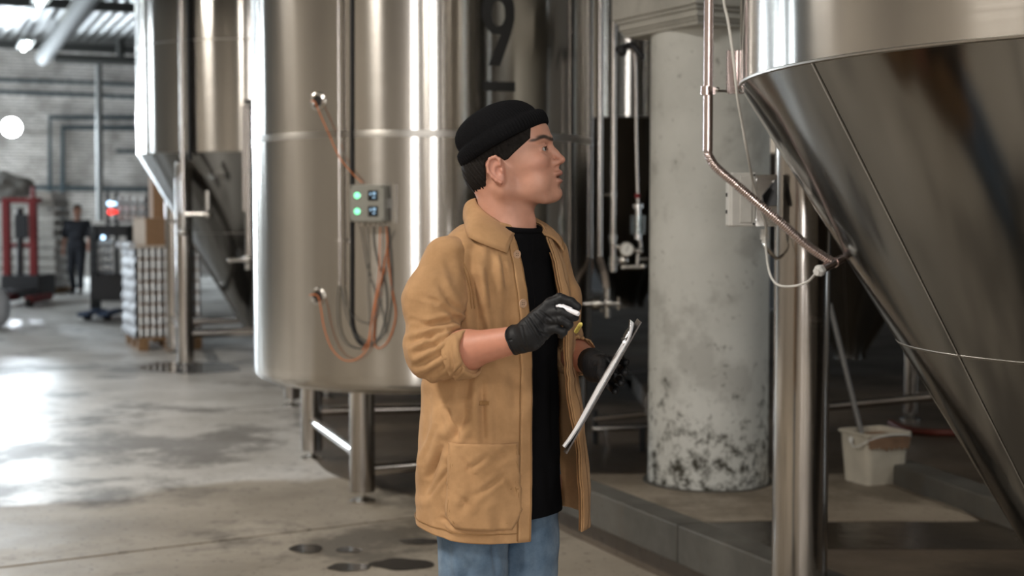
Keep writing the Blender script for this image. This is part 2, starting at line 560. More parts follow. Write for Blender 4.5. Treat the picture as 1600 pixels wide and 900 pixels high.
M['curb'] = concrete('kerb_concrete', (0.05, 0.047, 0.04), (0.095, 0.09, 0.078), 0.5, 0.8, stain_amt=0.5, scale=3)
M['column'] = concrete('painted_column', (0.63, 0.64, 0.61), (0.74, 0.75, 0.72), 0.55, 0.75, stain=(0.22, 0.21, 0.19), stain_amt=0.35, scale=2.5, bump=0.35, moss=True, chip=0.685)
M['capital'] = concrete('capital_paint', (0.42, 0.415, 0.38), (0.52, 0.51, 0.47), 0.55, 0.75, stain=(0.2, 0.2, 0.18), stain_amt=0.3, scale=3, bump=0.15, chip=0.7)
M['puddle'] = simple('wet_patch', (0.055, 0.05, 0.045), 0.12, spec=0.6)
M['ceiling'] = simple('corrugated_roof_paint', (0.022, 0.022, 0.019), 0.5)
M['frame'] = simple('window_frame_paint', (0.25, 0.25, 0.24), 0.6)
M['darkwall'] = simple('dark_wall', (0.018, 0.017, 0.016), 0.9)  # far right wall, its lack of light put into the colour


def brick_wall(name, c1, c2, mortar, top):
    m, nt, b, N, L = new_mat(name)
    b.inputs['Roughness'].default_value = 0.9
    tc = N.new('ShaderNodeTexCoord')
    br = N.new('ShaderNodeTexBrick')
    br.inputs['Scale'].default_value = 1.0
    br.inputs['Brick Width'].default_value = 0.26; br.inputs['Row Height'].default_value = 0.085; br.inputs['Mortar Size'].default_value = 0.012
    br.inputs['Color1'].default_value = (*c1, 1); br.inputs['Color2'].default_value = (*c2, 1); br.inputs['Mortar'].default_value = (*mortar, 1)
    cx = N.new('ShaderNodeSeparateXYZ'); L.new(tc.outputs['Object'], cx.inputs[0])
    ln = N.new('ShaderNodeVectorMath'); ln.operation = 'DOT_PRODUCT'; ln.inputs[1].default_value = (AX.x + BX.x, AX.y + BX.y, 0)
    L.new(tc.outputs['Object'], ln.inputs[0])
    cb = N.new('ShaderNodeCombineXYZ'); L.new(ln.outputs['Value'], cb.inputs[0]); L.new(cx.outputs['Z'], cb.inputs[1])
    L.new(cb.outputs[0], br.inputs['Vector'])
    nz = N.new('ShaderNodeTexNoise'); nz.inputs['Scale'].default_value = 0.8; nz.inputs['Detail'].default_value = 9; nz.inputs['Roughness'].default_value = 0.7
    L.new(tc.outputs['Object'], nz.inputs['Vector'])
    r = N.new('ShaderNodeValToRGB'); r.color_ramp.elements[0].position = 0.46; r.color_ramp.elements[1].position = 0.62
    L.new(nz.outputs['Fac'], r.inputs[0])
    mx = N.new('ShaderNodeMix'); mx.data_type = 'RGBA'
    mmm = N.new('ShaderNodeMath'); mmm.operation = 'MULTIPLY'; mmm.inputs[1].default_value = 0.75; L.new(r.outputs[0], mmm.inputs[0])
    L.new(mmm.outputs[0], mx.inputs['Factor']); L.new(br.outputs['Color'], mx.inputs['A']); mx.inputs['B'].default_value = (*top, 1)
    L.new(mx.outputs['Result'], b.inputs['Base Color'])
    bp = N.new('ShaderNodeBump'); bp.inputs['Strength'].default_value = 0.5; bp.inputs['Distance'].default_value = 0.01
    L.new(br.outputs['Fac'], bp.inputs['Height']); L.new(bp.outputs[0], b.inputs['Normal'])
    return m


M['brick'] = brick_wall('whitewashed_brick', (0.74, 0.70, 0.66), (0.56, 0.52, 0.48), (0.28, 0.26, 0.24), (0.22, 0.20, 0.18))
M['plaster'] = concrete('plaster_wall', (0.33, 0.30, 0.265), (0.40, 0.37, 0.325), 0.8, 0.95, stain=(0.28, 0.25, 0.22), stain_amt=0.25, scale=0.7, bump=0.2)


def PB(px, py, b):
    """point on the plane across the hall at distance b"""
    r = ray(px, py)
    t = (b) / r.dot(BX)
    return Vector((0, 0, CAMH)) + r * t


def dims(p0, p1):
    return (Vector(p1) - Vector(p0)).length


# ================================================================== SETTING
# ---- floor: sub-base plus slabs with open joints
m = MB()
pts = [H(HALL_L, HALL_B), H(HALL_R, HALL_B), H(HALL_R, HALL_F), H(HALL_L, HALL_F)]
m.poly([(p.x, p.y) for p in pts], -0.30, -0.035)
floor = struct('floor', m, M['floor_edge'])
RJ = math.radians(31)
JA = Vector((math.cos(RJ), math.sin(RJ), 0)); JB = Vector((-math.sin(RJ), math.cos(RJ), 0))


def clip_poly(poly, fn):
    out = []
    n = len(poly)
    for i in range(n):
        a = poly[i]; b = poly[(i + 1) % n]
        fa = fn(a); fb = fn(b)
        if fa >= 0: out.append(a)
        if (fa >= 0) != (fb >= 0):
            t = fa / (fa - fb)
            out.append(a + (b - a) * t)
    return out


joints = [-14.0, -9.5, -5.0, -1.0, 2.6, 6.35, 10.75, 14.3, 18.4, 22.8, 27.2, 31.5, 36, 40.5]
cross = [-16, -9.0, -2.6, 5.3, 12.5, 20, 28]
for i in range(len(joints) - 1):
    for j in range(len(cross) - 1):
        g = 0.015
        poly = [JA * cross[j] + JB * joints[i], JA * cross[j + 1] + JB * joints[i], JA * cross[j + 1] + JB * joints[i + 1], JA * cross[j] + JB * joints[i + 1]]
        c_ = sum(poly, Vector()) / 4
        poly = [JA * (cross[j] + g) + JB * (joints[i] + g), JA * (cross[j + 1] - g) + JB * (joints[i] + g), JA * (cross[j + 1] - g) + JB * (joints[i + 1] - g), JA * (cross[j] + g) + JB * (joints[i + 1] - g)]
        for fn in (lambda p: p.dot(AX) - HALL_L, lambda p: HALL_R - p.dot(AX), lambda p: p.dot(BX) - HALL_B, lambda p: HALL_F - p.dot(BX)):
            if len(poly) > 2: poly = clip_poly(poly, fn)
        if len(poly) < 3: continue
        m = MB().poly([(p.x, p.y) for p in poly], -0.035, random.uniform(-0.0015, 0.0))
        build('floor_slab', m, M['floor'], floor, smooth=False)

# ---- walls
T = 0.25


def wall(name, p0, p1, z0, z1, mat, side):
    c = (p0 + p1) / 2 + side * (T / 2) + UP * ((z0 + z1) / 2)
    m = MB().box(c, ((p1 - p0).length, T, z1 - z0), ((p1 - p0).normalized(), side, UP))
    return struct(name, m, mat)


wall('wall_far', H(HALL_L, HALL_F), H(HALL_R, HALL_F), 0, HALL_Z + 0.2, M['brick'], BX)
wall('wall_left', H(HALL_L, HALL_B), H(HALL_L, HALL_F), 0, HALL_Z + 0.2, M['plaster'], -AX)
wall('wall_rear', H(HALL_L, HALL_B), H(HALL_R, HALL_B), 0, HALL_Z + 0.2, M['plaster'], -BX)
wall('wall_right', H(HALL_R, HALL_B), H(HALL_R, 7.5), 0, HALL_Z + 0.2, M['plaster'], AX)
wall('wall_right_far', H(HALL_R, 7.5), H(HALL_R, HALL_F), 0, HALL_Z + 0.2, M['darkwall'], AX)

# ---- corrugated ceiling, ridges running down the hall
m = MB()
row0 = []; row1 = []
nr = int((HALL_R - HALL_L) / 0.06)
for k in range(nr + 1):
    a = HALL_L + (HALL_R - HALL_L) * k / nr
    z = HALL_Z + (0.035 if (k // 2) % 2 else -0.035) 
    row0.append(H(a, HALL_B, z)); row1.append(H(a, HALL_F, z))
m.sheet([row0, row1])
ceil = struct('ceiling', m, M['ceiling'])
m = MB()
for b_ in (0.5, 8, 15.5, 23, 29.6, 37):
    m = MB().box(H((HALL_L + HALL_R) / 2, b_, HALL_Z - 0.17), (HALL_R - HALL_L, 0.12, 0.2), (AX, BX, UP))
    build('ceiling_beam', m, M['duct'], ceil, smooth=False)

# ---- windows and loading door around the daylight
n_ = 0
for a_, w_ in REAR_WIN:
    n_ += 1
    m = MB()
    c = H(a_, HALL_B + 0.10, 3.0)
    for s in (-1, 1):
        m.box(c + AX * s * (w_ / 2 + 0.05), (0.1, 0.2, 4.4), (AX, BX, UP))
        m.box(c + UP * s * 2.15, (w_ + 0.2, 0.2, 0.1), (AX, BX, UP))
    struct('window_%d' % n_, m, M['frame'])
for b_, w_ in LEFT_WIN:
    n_ += 1
    m = MB()
    c = H(HALL_L + 0.10, b_, 3.9)
    for s in (-1, 1):
        m.box(c + BX * s * (w_ / 2 + 0.05), (0.2, 0.1, 2.0), (AX, BX, UP))
        m.box(c + UP * s * 0.95, (0.2, w_ + 0.2, 0.1), (AX, BX, UP))
    struct('window_%d' % n_, m, M['frame'])
m = MB()
c = H(HALL_R - 0.10, 2.7, 2.6)
for s in (-1, 1):
    m.box(c + BX * s * 0.65, (0.2, 0.1, 3.8), (AX, BX, UP))
    m.box(c + UP * s * 1.85, (0.2, 1.4, 0.1), (AX, BX, UP))
struct('window_%d' % (n_ + 1), m, M['frame'])
m = MB()
c = H(-1.0, HALL_F - 0.1, 2.3)
for s in (-1, 1):
    m.box(c + AX * s * 1.5, (0.16, 0.2, 4.6), (AX, BX, UP))
m.box(c + UP * 2.3, (3.2, 0.2, 0.16), (AX, BX, UP))
struct('door_1', m, M['frame'])

# ---- raised plinth with kerb
k0 = PZ(1100, 900, 0.15); k1 = PZ(868, 797, 0.15)
kd = (k1 - k0).normalized()
kn = Vector((kd.y, -kd.x, 0))     # towards the plinth
if kn.x < 0: kn = -kn
ka = k0 - kd * 7.5; kb = k0 + kd * ((7.55 - k0.y) / kd.y)
cw = 0.13
m = MB()
pl = [ka + kn * cw, Vector((7.5, ka.y, 0)), Vector((7.5, 12.4, 0)), Vector((1.05, 12.4, 0)), Vector((1.05, 7.55, 0)), kb + kn * cw]
pp = [(p.x, p.y) for p in pl]
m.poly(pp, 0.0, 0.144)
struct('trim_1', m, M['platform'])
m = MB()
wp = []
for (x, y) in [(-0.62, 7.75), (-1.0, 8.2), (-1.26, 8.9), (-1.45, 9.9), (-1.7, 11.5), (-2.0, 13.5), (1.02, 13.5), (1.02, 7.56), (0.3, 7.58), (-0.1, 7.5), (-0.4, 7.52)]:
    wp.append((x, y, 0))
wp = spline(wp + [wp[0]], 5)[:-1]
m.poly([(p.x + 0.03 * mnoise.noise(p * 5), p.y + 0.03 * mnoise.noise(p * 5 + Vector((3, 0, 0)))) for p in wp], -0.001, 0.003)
struct('trim_4', m, M['platform'])  # thin dark sheet: shade and wet floor under the tank put into colour
m = MB()
L_ = (kb - ka).length
nseg = 9
for i in range(nseg):
    a = ka + kd * (L_ * i / nseg + 0.004); b_ = ka + kd * (L_ * (i + 1) / nseg - 0.004)
    mm_ = MB().bbox((a + b_) / 2 + kn * (cw / 2) + UP * 0.078, ((b_ - a).length, cw, 0.156), (kd, kn, UP), 0.008)
    if i == 0:
        kerb = struct('trim_2', mm_, M['curb'])
    else:
        build('kerb_stone', mm_, M['curb'], kerb, smooth=False)
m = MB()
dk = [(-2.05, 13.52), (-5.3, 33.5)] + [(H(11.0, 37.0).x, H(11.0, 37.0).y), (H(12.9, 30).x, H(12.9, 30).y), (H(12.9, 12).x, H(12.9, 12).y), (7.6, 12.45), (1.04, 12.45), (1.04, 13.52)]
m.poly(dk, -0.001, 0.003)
struct('trim_7', m, M['platform'])  # thin dark sheet: shade over the far right floor put into colour


def plinth_area(name, y0, y1, x1, z1, mat, seed):
    a = ka + kd * ((y0 - ka.y) / kd.y) + kn * (cw + 0.004); b_ = ka + kd * ((y1 - ka.y) / kd.y) + kn * (cw + 0.004)
    out = []
    for k in range(24):
        t = k / 23
        out.append((a.x + (x1 - a.x) * t, y0 + 0.05 * mnoise.noise(Vector((t * 5, seed, 0)))))
    for k in range(24):
        t = k / 23
        out.append((x1 + (b_.x - x1) * t, y1 + 0.05 * mnoise.noise(Vector((t * 5, seed + 4, 0)))))
    struct(name, MB().poly(out, 0.140, z1), mat)


plinth_area('trim_5', 6.34, 7.5, 2.1, 0.1485, concrete('worn_screed', (0.22, 0.18, 0.135), (0.36, 0.305, 0.24), 0.4, 0.7, stain=(0.10, 0.08, 0.055), stain_amt=0.7, bump=0.5), 1.0)
plinth_area('trim_6', 5.80, 6.33, 2.5, 0.1460, concrete('wet_screed', (0.030, 0.023, 0.016), (0.055, 0.043, 0.031), 0.15, 0.35, stain=(0.02, 0.016, 0.012), bump=0.6), 7.0)
# low kerb behind the bucket
q0 = PZ(1425, 745, 0.22); q1 = PZ(1580, 800, 0.22)
qd = (q1 - q0); qd.z = 0; qd.normalize(); qn = Vector((-qd.y, qd.x, 0))
m = MB().bbox((q0 + q1) / 2 - UP * 0.045 + qd * 0.5 + qn * 0.08, ((q1 - q0).length + 1.6, 0.16, 0.15), (qd, qn, UP), 0.01)
struct('trim_3', m, M['curb'])

# ---- round column with square capital
colc = Vector((1.016, 7.33, 0)); CR = 0.308
m = MB()
prof = [(CR * 1.01, 0.144), (CR * 1.012, 0.17), (CR, 0.25)]
for k in range(1, 24):
    prof.append((CR * (1.0 - 0.01 * k / 24), 0.25 + 2.2 * k / 24))
prof.append((CR * 0.99, 2.46))
m.lathe(prof, (colc.x, colc.y, 0), 72)
column = struct('column', m, M['column'], smooth=True)
near_dir = Vector((-0.166, -0.58, 0)).normalized(); sd = Vector((near_dir.y, -near_dir.x, 0))
e1 = (near_dir + sd).normalized(); e2 = (near_dir - sd).normalized()
m = MB()
for (z0, z1, hw) in ((2.44, 2.46, 0.32), (2.46, 2.475, 0.33), (2.475, 2.51, 0.34), (2.51, 2.53, 0.352), (2.53, 2.66, 0.366)):
    m.bbox(colc + UP * ((z0 + z1) / 2), (hw * 2, hw * 2, z1 - z0), (e1, e2, UP), 0.006)
build('capital', m, M['capital'], column, smooth=False)
m = MB().cyl(colc + UP * 2.6, colc + UP * 5.8, 0.30, n=64)
build('upper_shaft', m, M['capital'], column)
m = MB()
ring = []
for k in range(61):
    a = 2 * PI * k / 60
    rr = CR + 0.03 + 0.012 * mnoise.noise(Vector((math.cos(a) * 2, math.sin(a) * 2, 3)))
    ring.append((rr, a))
pts = [(colc.x + r * math.cos(a), colc.y + r * math.sin(a)) for r, a in ring[:-1]]
m.poly(pts, 0.143, 0.152)
build('mortar_collar', m, M['curb'], column, smooth=False)

# ---- wet patches on the floor
def blob(px, py, rx, ry, z, seed):
    c = PZ(px, py, z)
    pts = []
    for k in range(28):
        a = 2 * PI * k / 28
        f = 1 + 0.28 * mnoise.noise(Vector((math.cos(a) * 1.3 + seed, math.sin(a) * 1.3, seed * 2.1)))
        p = PZ(px + rx * f * math.cos(a), py + ry * f * math.sin(a), z)
        pts.append((p.x, p.y))
    return MB().poly(pts, z, z + 0.0012)


for i, (x, y, rx, ry, lb) in enumerate([
    (480, 857, 27, 6.5, 'dark oval wet patch on the floor left of the other drips'),
    (545, 859, 20, 4.5, 'small wet patch on the floor, right of the dark oval one'),
    (545, 886, 32, 6.5, 'wet patch on the floor nearest the bottom edge, below the pair of drips'),
    (628, 882, 45, 9, 'largest wet patch, on the floor beside the jeans'),
    (655, 846, 30, 5, 'wet patch on the floor just left of the jacket hem')]):
    tag(build('puddle', blob(x, y, rx, ry, 0.0005, i * 3.1), M['puddle'], smooth=False), lb, 'puddle', 'wet patches on the concrete floor')
tag(build('puddle', blob(300, 574, 78, 9, 0.0005, 31), M['puddle'], smooth=False), 'long puddle around the foot of the tank legs beside the wrapped pallet', 'puddle')

# ================================================================== TANKS
def foot(p, parent_leg, r=0.045, z=0.0):
    f = MB()
    f.lathe([(0.0, 0.0), (r * 1.55, 0.0), (r * 1.55, 0.008), (r * 0.8, 0.02), (r * 0.4, 0.028), (0.0, 0.028)], (p[0], p[1], z), 28)
    f.cyl((p[0], p[1], z + 0.02), (p[0], p[1], z + 0.09), 0.016, n=14)
    f.lathe([(0.03, 0.05), (0.03, 0.066)], (p[0], p[1], z), 6, caps=True)
    build('foot', f, M['fitting'], parent_leg)


# ---- tank 1: flat-bottomed, in the middle
T1 = Vector((-0.514, 8.28, 0)); R1 = 0.977
t1 = thing('fermentation_tank', 'tall upright steel tank numbered 9, standing on short legs behind the man', 'tank', T1)
m = MB()
zb = 0.60
prof = [(0.0, zb - 0.04), (0.5, zb - 0.03), (0.8, zb - 0.018), (0.92, zb - 0.008)]
for k in range(7):
    a = PI / 2 * k / 6
    prof.append((R1 - 0.05 + 0.05 * math.sin(a), zb + 0.05 - 0.05 * math.cos(a)))
prof += [(R1, zz) for zz in (0.7, 0.9, 1.2, 1.6, 1.94)]
prof += [(R1, 2.3), (R1, 2.9), (R1, 3.5), (R1, 4.2)]
prof += [(0.9, 4.45), (0.6, 4.68), (0.2, 4.78), (0.0, 4.8)]
m.lathe(prof, T1, 160)
shell1 = build('shell', m, M['steel'], t1)
m = MB().lathe([(R1 + 0.0001, 1.922), (R1 + 0.0007, 1.925), (R1 + 0.0007, 1.955), (R1 + 0.0001, 1.958)], T1, 160)
build('weld_seam', m, steel('ground_weld_band', col=(0.46, 0.44, 0.41), rough=0.36, aniso=0.8, rot=0.25), t1)
legs1 = [(-0.796, 7.51), (-1.255, 8.86), (0.36, 8.1), (-0.12, 9.05)]
for i, (x, y) in enumerate(legs1):
    z0 = 0.055 if i != 2 else 0.07
    m = MB().cyl((x, y, z0), (x, y, zb + 0.02), 0.067, n=36)
    lg = build('leg', m, M['steel_leg'], t1)
    foot((x, y), lg)
br = [((-0.796, 7.51), (-1.255, 8.86), 0.24), ((-0.796, 7.51), (0.36, 8.1), 0.165), ((-1.255, 8.86), (-0.12, 9.05), 0.3), ((0.36, 8.1), (-0.12, 9.05), 0.2)]
for (a, b_, z) in br:
    m = MB().cyl((a[0], a[1], z), (b_[0], b_[1], z), 0.03, n=20)
    build('brace', m, M['steel_pipe'], t1)
# ports with valve stub
for (px, py) in ((497, 158), (497, 463)):
    c = PC(px, py, T1, R1)
    n = (c - T1); n.z = 0; n.normalize()
    m = MB().lathe([(0.046, -0.01), (0.046, 0.006), (0.040, 0.009), (0.030, 0.006), (0.028, -0.003)], c, 36, axis=n)
    pt = build('port_ring', m, M['fitting'], t1)
    m = MB().lathe([(0.029, 0.001), (0.0, 0.001)], c, 28, axis=n)
    build('port_recess', m, M['black'], pt)
    m = MB().cyl(c + n * 0.0 - UP * 0.012, c + n * 0.035 - UP * 0.016, 0.008, n=14)
    m.ball(c + n * 0.035 - UP * 0.016, 0.010)
    build('valve_stub', m, M['fitting'], pt)
# number on the shell
def wrap(mb, pxs, R, off=0.0):
    pass
def shell_patch(rowsA, rowsB, R, thick=0.0016):
    """strip between two pixel polylines, laid on the shell of tank 1"""
    rows = []
    for (a, b_) in zip(rowsA, rowsB):
        r = []
        for k in range(7):
            t = k / 6
            r.append(PC(a[0] + (b_[0] - a[0]) * t, a[1] + (b_[1] - a[1]) * t, T1, R + thick))
        rows.append(r)
    return rows
m = MB()
oa = []; ia = []
for k in range(49):
    a = 2 * PI * k / 48
    oa.append((778.5 + 25.5 * math.cos(a), 17 + 37 * math.sin(a)))
    ia.append((779 + 11 * math.cos(a), 21 + 20 * math.sin(a)))
m.sheet(shell_patch(oa, ia, R1), 0.0)
ta = [(804, 14), (804, 30), (801, 45), (796, 62), (789, 82), (781, 103)]
tb = [(789, 14), (790, 30), (788, 40), (781, 58), (772, 80), (763, 102)]
m.sheet(shell_patch(ta, tb, R1, 0.0019), 0.0)
build('number_nine', m, M['vinyl'], t1, recalc=True, label='black numeral 9')
m = MB().sheet(shell_patch([(755, 127), (755, 142)], [(805, 128), (805, 143)], R1), 0.0)
build('number_dash', m, M['vinyl'], t1)
# thin pipe and dark riser on the shell
def riser(parent, px, y_top, y_bot, c, R, rad, name, mat, off=0.03, topz=4.2):
    p0 = PC(px, y_bot, c, R + off); p1 = Vector((p0.x, p0.y, topz))
    return build(name, MB().cyl(p0, p1, rad, n=14), mat, parent)
riser(t1, 531, 0, 447, T1, R1, 0.0095, 'sample_pipe', M['steel_pipe'])
pth = [PC(549, y, T1, R1 + 0.012) for y in (-240, 0, 160, 330, 420, 470, 500)] + [PC(553, 520, T1, R1 + 0.012), PC(562, 536, T1, R1 + 0.012), PC(572, 540, T1, R1 + 0.012)]
build('cable_trunk', MB().tube(spline(pth, 6), 0.0085, 12), M['black'], t1)
for (px, py) in ((531, 376),):
    c = PC(px, py, T1, R1 + 0.03); n = (c - T1); n.z = 0; n.normalize(); sdd = Vector((-n.y, n.x, 0))
    m = MB().box(c, (0.05, 0.014, 0.016), (sdd, n, UP)).cyl(c, c - n * 0.03, 0.006, n=8)
    build('pipe_clamp', m, M['fitting'], t1)
# pipe pair and valve on the left flank, in front of tank 2
for px, off in ((383, 0.06), (394, 0.03)):
    pass

# ---- control box on tank 1
cc = PC(578, 318, T1, R1 + 0.05)
n = (cc - T1); n.z = 0; n.normalize(); u = Vector((-n.y, n.x, 0))
bw, bh, bd = 0.186, 0.188, 0.085
cb = thing('control_box', 'grey control box with two green lamps and two small displays, mounted on the numbered tank', 'control box', cc - UP * bh / 2)
m = MB().bbox(cc, (bw, bd, bh), (u, n, UP), 0.006)
build('housing', m, M['ctrl'], cb, smooth=False)
m = MB().bbox(cc + n * (bd / 2 + 0.004), (bw - 0.006, 0.010, bh - 0.006), (u, n, UP), 0.003)
fp = build('front_panel', m, M['ctrl'], cb, smooth=False)
fc = cc + n * (bd / 2 + 0.009)
for sx in (-1, 1):
    for sz in (-1, 1):
        build('screw', MB().cyl(fc + u * sx * 0.082 + UP * sz * 0.083, fc + u * sx * 0.082 + UP * sz * 0.083 + n * 0.002, 0.004, n=10), M['black'], fp)
for sz in (-1, 1):
    c2 = fc - u * 0.050 + UP * sz * 0.040
    m = MB().lathe([(0.021, 0), (0.021, 0.004), (0.017, 0.006)], c2, 24, axis=n)
    bz = build('indicator_bezel', m, M['fitting'], cb)
    m = MB().lathe([(0.0165, 0.004), (0.015, 0.009), (0.009, 0.012), (0.0, 0.013)], c2, 24, axis=n)
    build('indicator_lamp', m, M['lamp_green'], bz, label='glowing green lamp')
    c3 = fc + u * 0.033 + UP * sz * 0.040
    m = MB().bbox(c3 + n * 0.002, (0.052, 0.006, 0.052), (u, n, UP), 0.0015)
    dp = build('display', m, M['lcd'], cb, smooth=False)
    dg = MB()
    for k, (dx, dz, wd, hh) in enumerate([(-0.012, 0.008, 0.006, 0.012), (0.004, 0.010, 0.006, 0.014), (0.012, 0.010, 0.005, 0.014), (0.006, -0.010, 0.014, 0.005)]):
        dg.box(c3 + n * 0.0056 + u * dx + UP * dz, (wd, 0.001, hh), (u, n, UP))
    build('digits', dg, M['lcd_on'], dp, smooth=False)
for k in range(5):
    g = cc - UP * (bh / 2) + u * (-0.062 + 0.030 * k)
    build('cable_gland', MB().cyl(g + UP * 0.002, g - UP * 0.022, 0.007, 0.005, n=10), M['fitting'], cb)
m = MB().box(cc + u * (bw / 2 + 0.03) - n * 0.03, (0.012, 0.02, 0.2), (u, n, UP))
m.box(cc + u * (bw / 2 + 0.015) - n * 0.035, (0.03, 0.008, 0.05), (u, n, UP))
build('mounting_rail', m, M['fitting'], cb, smooth=False)

# cables on tank 1
def cable(name, label, pix, mat, rad=0.0042, off=0.02, group=None, grow=0.0):
    pts = []
    for i, (x, y) in enumerate(pix):
        pts.append(PC(x, y, T1, R1 + off + grow * math.sin(PI * i / (len(pix) - 1))))
    o = build(name, MB().tube(spline(pts, 8), rad * 0.75, 8), mat)
    tag(o, label, 'cable', group)
    return o
cable('orange_cable', 'orange cable from the upper tank port down to the top of the control box', [(486, 158), (492, 159), (500, 178), (515, 212), (530, 245), (548, 268), (566, 286)], M['orange'], 0.004, 0.022, grow=0.02)
cable('orange_cable', 'long orange cable looping from the lower tank port up to the control box', [(484, 461), (496, 462), (501, 480), (506, 510), (516, 540), (530, 558), (546, 564), (562, 558), (576, 540), (580, 505), (590, 460), (600, 415), (605, 380), (603, 354)], M['orange'], 0.0042, 0.024, grow=0.02)
cable('orange_cable', 'orange cable hanging from the control box, left strand of the red-brown bundle', [(594, 354), (593, 390), (592, 430), (584, 480), (578, 520), (574, 535), (566, 548)], M['orange'], 0.004, 0.03)
cable('orange_cable', 'orange cable hanging from the control box and swinging out to the right', [(604, 354), (606, 400), (612, 450), (618, 490), (612, 520), (602, 538), (590, 544), (584, 530), (588, 470), (600, 420)], M['orange'], 0.004, 0.016)
cable('grey_cable', 'grey cable from the control box swinging left in a narrow loop', [(563, 354), (568, 385), (574, 420), (584, 450), (592, 470), (600, 500), (604, 520)], M['greycable'], 0.0035, 0.018, 'grey cables hanging below the control box')
cable('grey_cable', 'grey cable hanging straight from the second outlet of the control box', [(573, 354), (575, 400), (575, 450), (577, 490), (576, 510)], M['greycable'], 0.003, 0.016, 'grey cables hanging below the control box')
cable('grey_cable', 'grey cable from the bottom of the thin pipe sweeping up to the control box', [(529, 447), (527, 480), (530, 515), (542, 538), (562, 545), (582, 538), (596, 518), (604, 480), (601, 440), (590, 410), (584, 380), (583, 354)], M['greycable'], 0.004, 0.014, 'grey cables hanging below the control box')
cable('grey_cable', 'second grey cable from the thin pipe with the widest, lowest sweep', [(534, 447), (538, 480), (550, 515), (566, 532), (585, 535), (603, 515), (611, 470), (612, 420), (609, 380), (606, 354)], M['greycable'], 0.004, 0.017, 'grey cables hanging below the control box')
cable('grey_cable', 'thin grey cable looping high across the front of the other grey cables', [(534, 447), (540, 475), (552, 495), (566, 504), (580, 503), (592, 480), (596, 430), (603, 395), (616, 360)], M['greycable'], 0.0025, 0.02, 'grey cables hanging below the control box')

# ---- tank 2: conical, at the left
def conical_tank(name, label, c, R, zs, rad_bot, z_bot, ztop, legs, braces, legr=0.083, leg_top=None, seam_z=None, ringz=None, cone_seam=None, legmat=None, segs=160):
    t = thing(name, label, 'tank', c)
    prof = [(R, zs), (R, zs + 0.4), (R, zs + 1.2), (R, ztop), (R * 0.92, ztop + 0.25), (R * 0.6, ztop + 0.5), (0.0, ztop + 0.62)]
    build('shell', MB().lathe(prof, c, segs), M['steel'], t)
    K = 14
    prof = []
    for k in range(K + 1):
        s_ = k / K
        prof.append((R + (rad_bot - R) * s_, zs + (z_bot - zs) * s_))
    prof += [(rad_bot, z_bot - 0.05), (0.0, z_bot - 0.05)]
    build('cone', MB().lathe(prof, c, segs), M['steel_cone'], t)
    build('weld_seam', MB().lathe([(R - 0.001, zs + 0.005), (R + 0.003, zs + 0.002), (R + 0.002, zs - 0.003), (R - 0.004, zs - 0.006)], c, segs), M['weld'], t)
    slope = (R - rad_bot) / (zs - z_bot)
    for z in (ringz or []):
        r = R - slope * (zs - z)
        build('weld_seam', MB().lathe([(r + 0.0002 * 1, z + 0.006), (r + 0.0022, z + 0.001), (r - slope * 0.007 + 0.0002, z - 0.006)], c, segs), M['weld'], t)
    for z in (seam_z or []):
        build('weld_seam', MB().lathe([(R, z - 0.006), (R + 0.002, z - 0.003), (R + 0.002, z + 0.003), (R, z + 0.006)], c, segs), M['weld'], t)
    for ang in (cone_seam or []):
        d = Vector((math.cos(ang), math.sin(ang), 0))
        p0 = c + d * (R + 0.0005) + UP * (zs - 0.005); p1 = c + d * (rad_bot + 0.0005) + UP * z_bot
        build('weld_seam', MB().tube([p0 + (p1 - p0) * (k / 60) + Vector((0, 0, 1)) * (0.0006 * math.sin(k * 2.1)) for k in range(61)], 0.0017, 6), M['weld'], t)
    for (x, y, zt, z0) in legs:
        m = MB().cyl((x, y, z0 + 0.05), (x, y, zt), legr, n=48)
        m.ball((x, y, zt), (legr, legr, legr * 0.8), 32, 8)
        lg = build('leg', m, legmat or M['steel_leg'], t)
        foot((x, y), lg, z=z0)
    for (a, b_, r) in braces:
        build('brace', MB().cyl(a, b_, r, n=20), M['steel_pipe'], t)
    return t


T2 = Vector((-2.72, 15.3, 0)); R2 = 1.26
La = (-3.28, 14.24); Lb = (-3.78, 15.86); Lc = (-1.66, 14.74); Ld = (-2.16, 16.36)
t2 = conical_tank('fermentation_tank', 'tall steel tank with conical bottom standing left of the numbered tank', T2, R2, 2.16, 0.18, 0.33, 4.3,
                  [(La[0], La[1], 2.04, 0), (Lb[0], Lb[1], 2.1, 0), (Lc[0], Lc[1], 2.1, 0), (Ld[0], Ld[1], 2.1, 0)],
                  [((La[0], La[1], 0.34), (Lb[0], Lb[1], 0.40), 0.045), ((La[0], La[1], 0.35), (Lc[0], Lc[1], 0.35), 0.045), ((Lb[0], Lb[1], 0.35), (Ld[0], Ld[1], 0.35), 0.045), ((Lc[0], Lc[1], 0.35), (Ld[0], Ld[1], 0.35), 0.045)],
                  seam_z=[3.26], ringz=[1.35])
riser(t2, 287, 0, 330, T2, R2, 0.028, 'sample_pipe', M['steel_pipe'], 0.12)
riser(t2, 297, 0, 250, T2, R2, 0.022, 'cable_trunk', M['black'], 0.03)
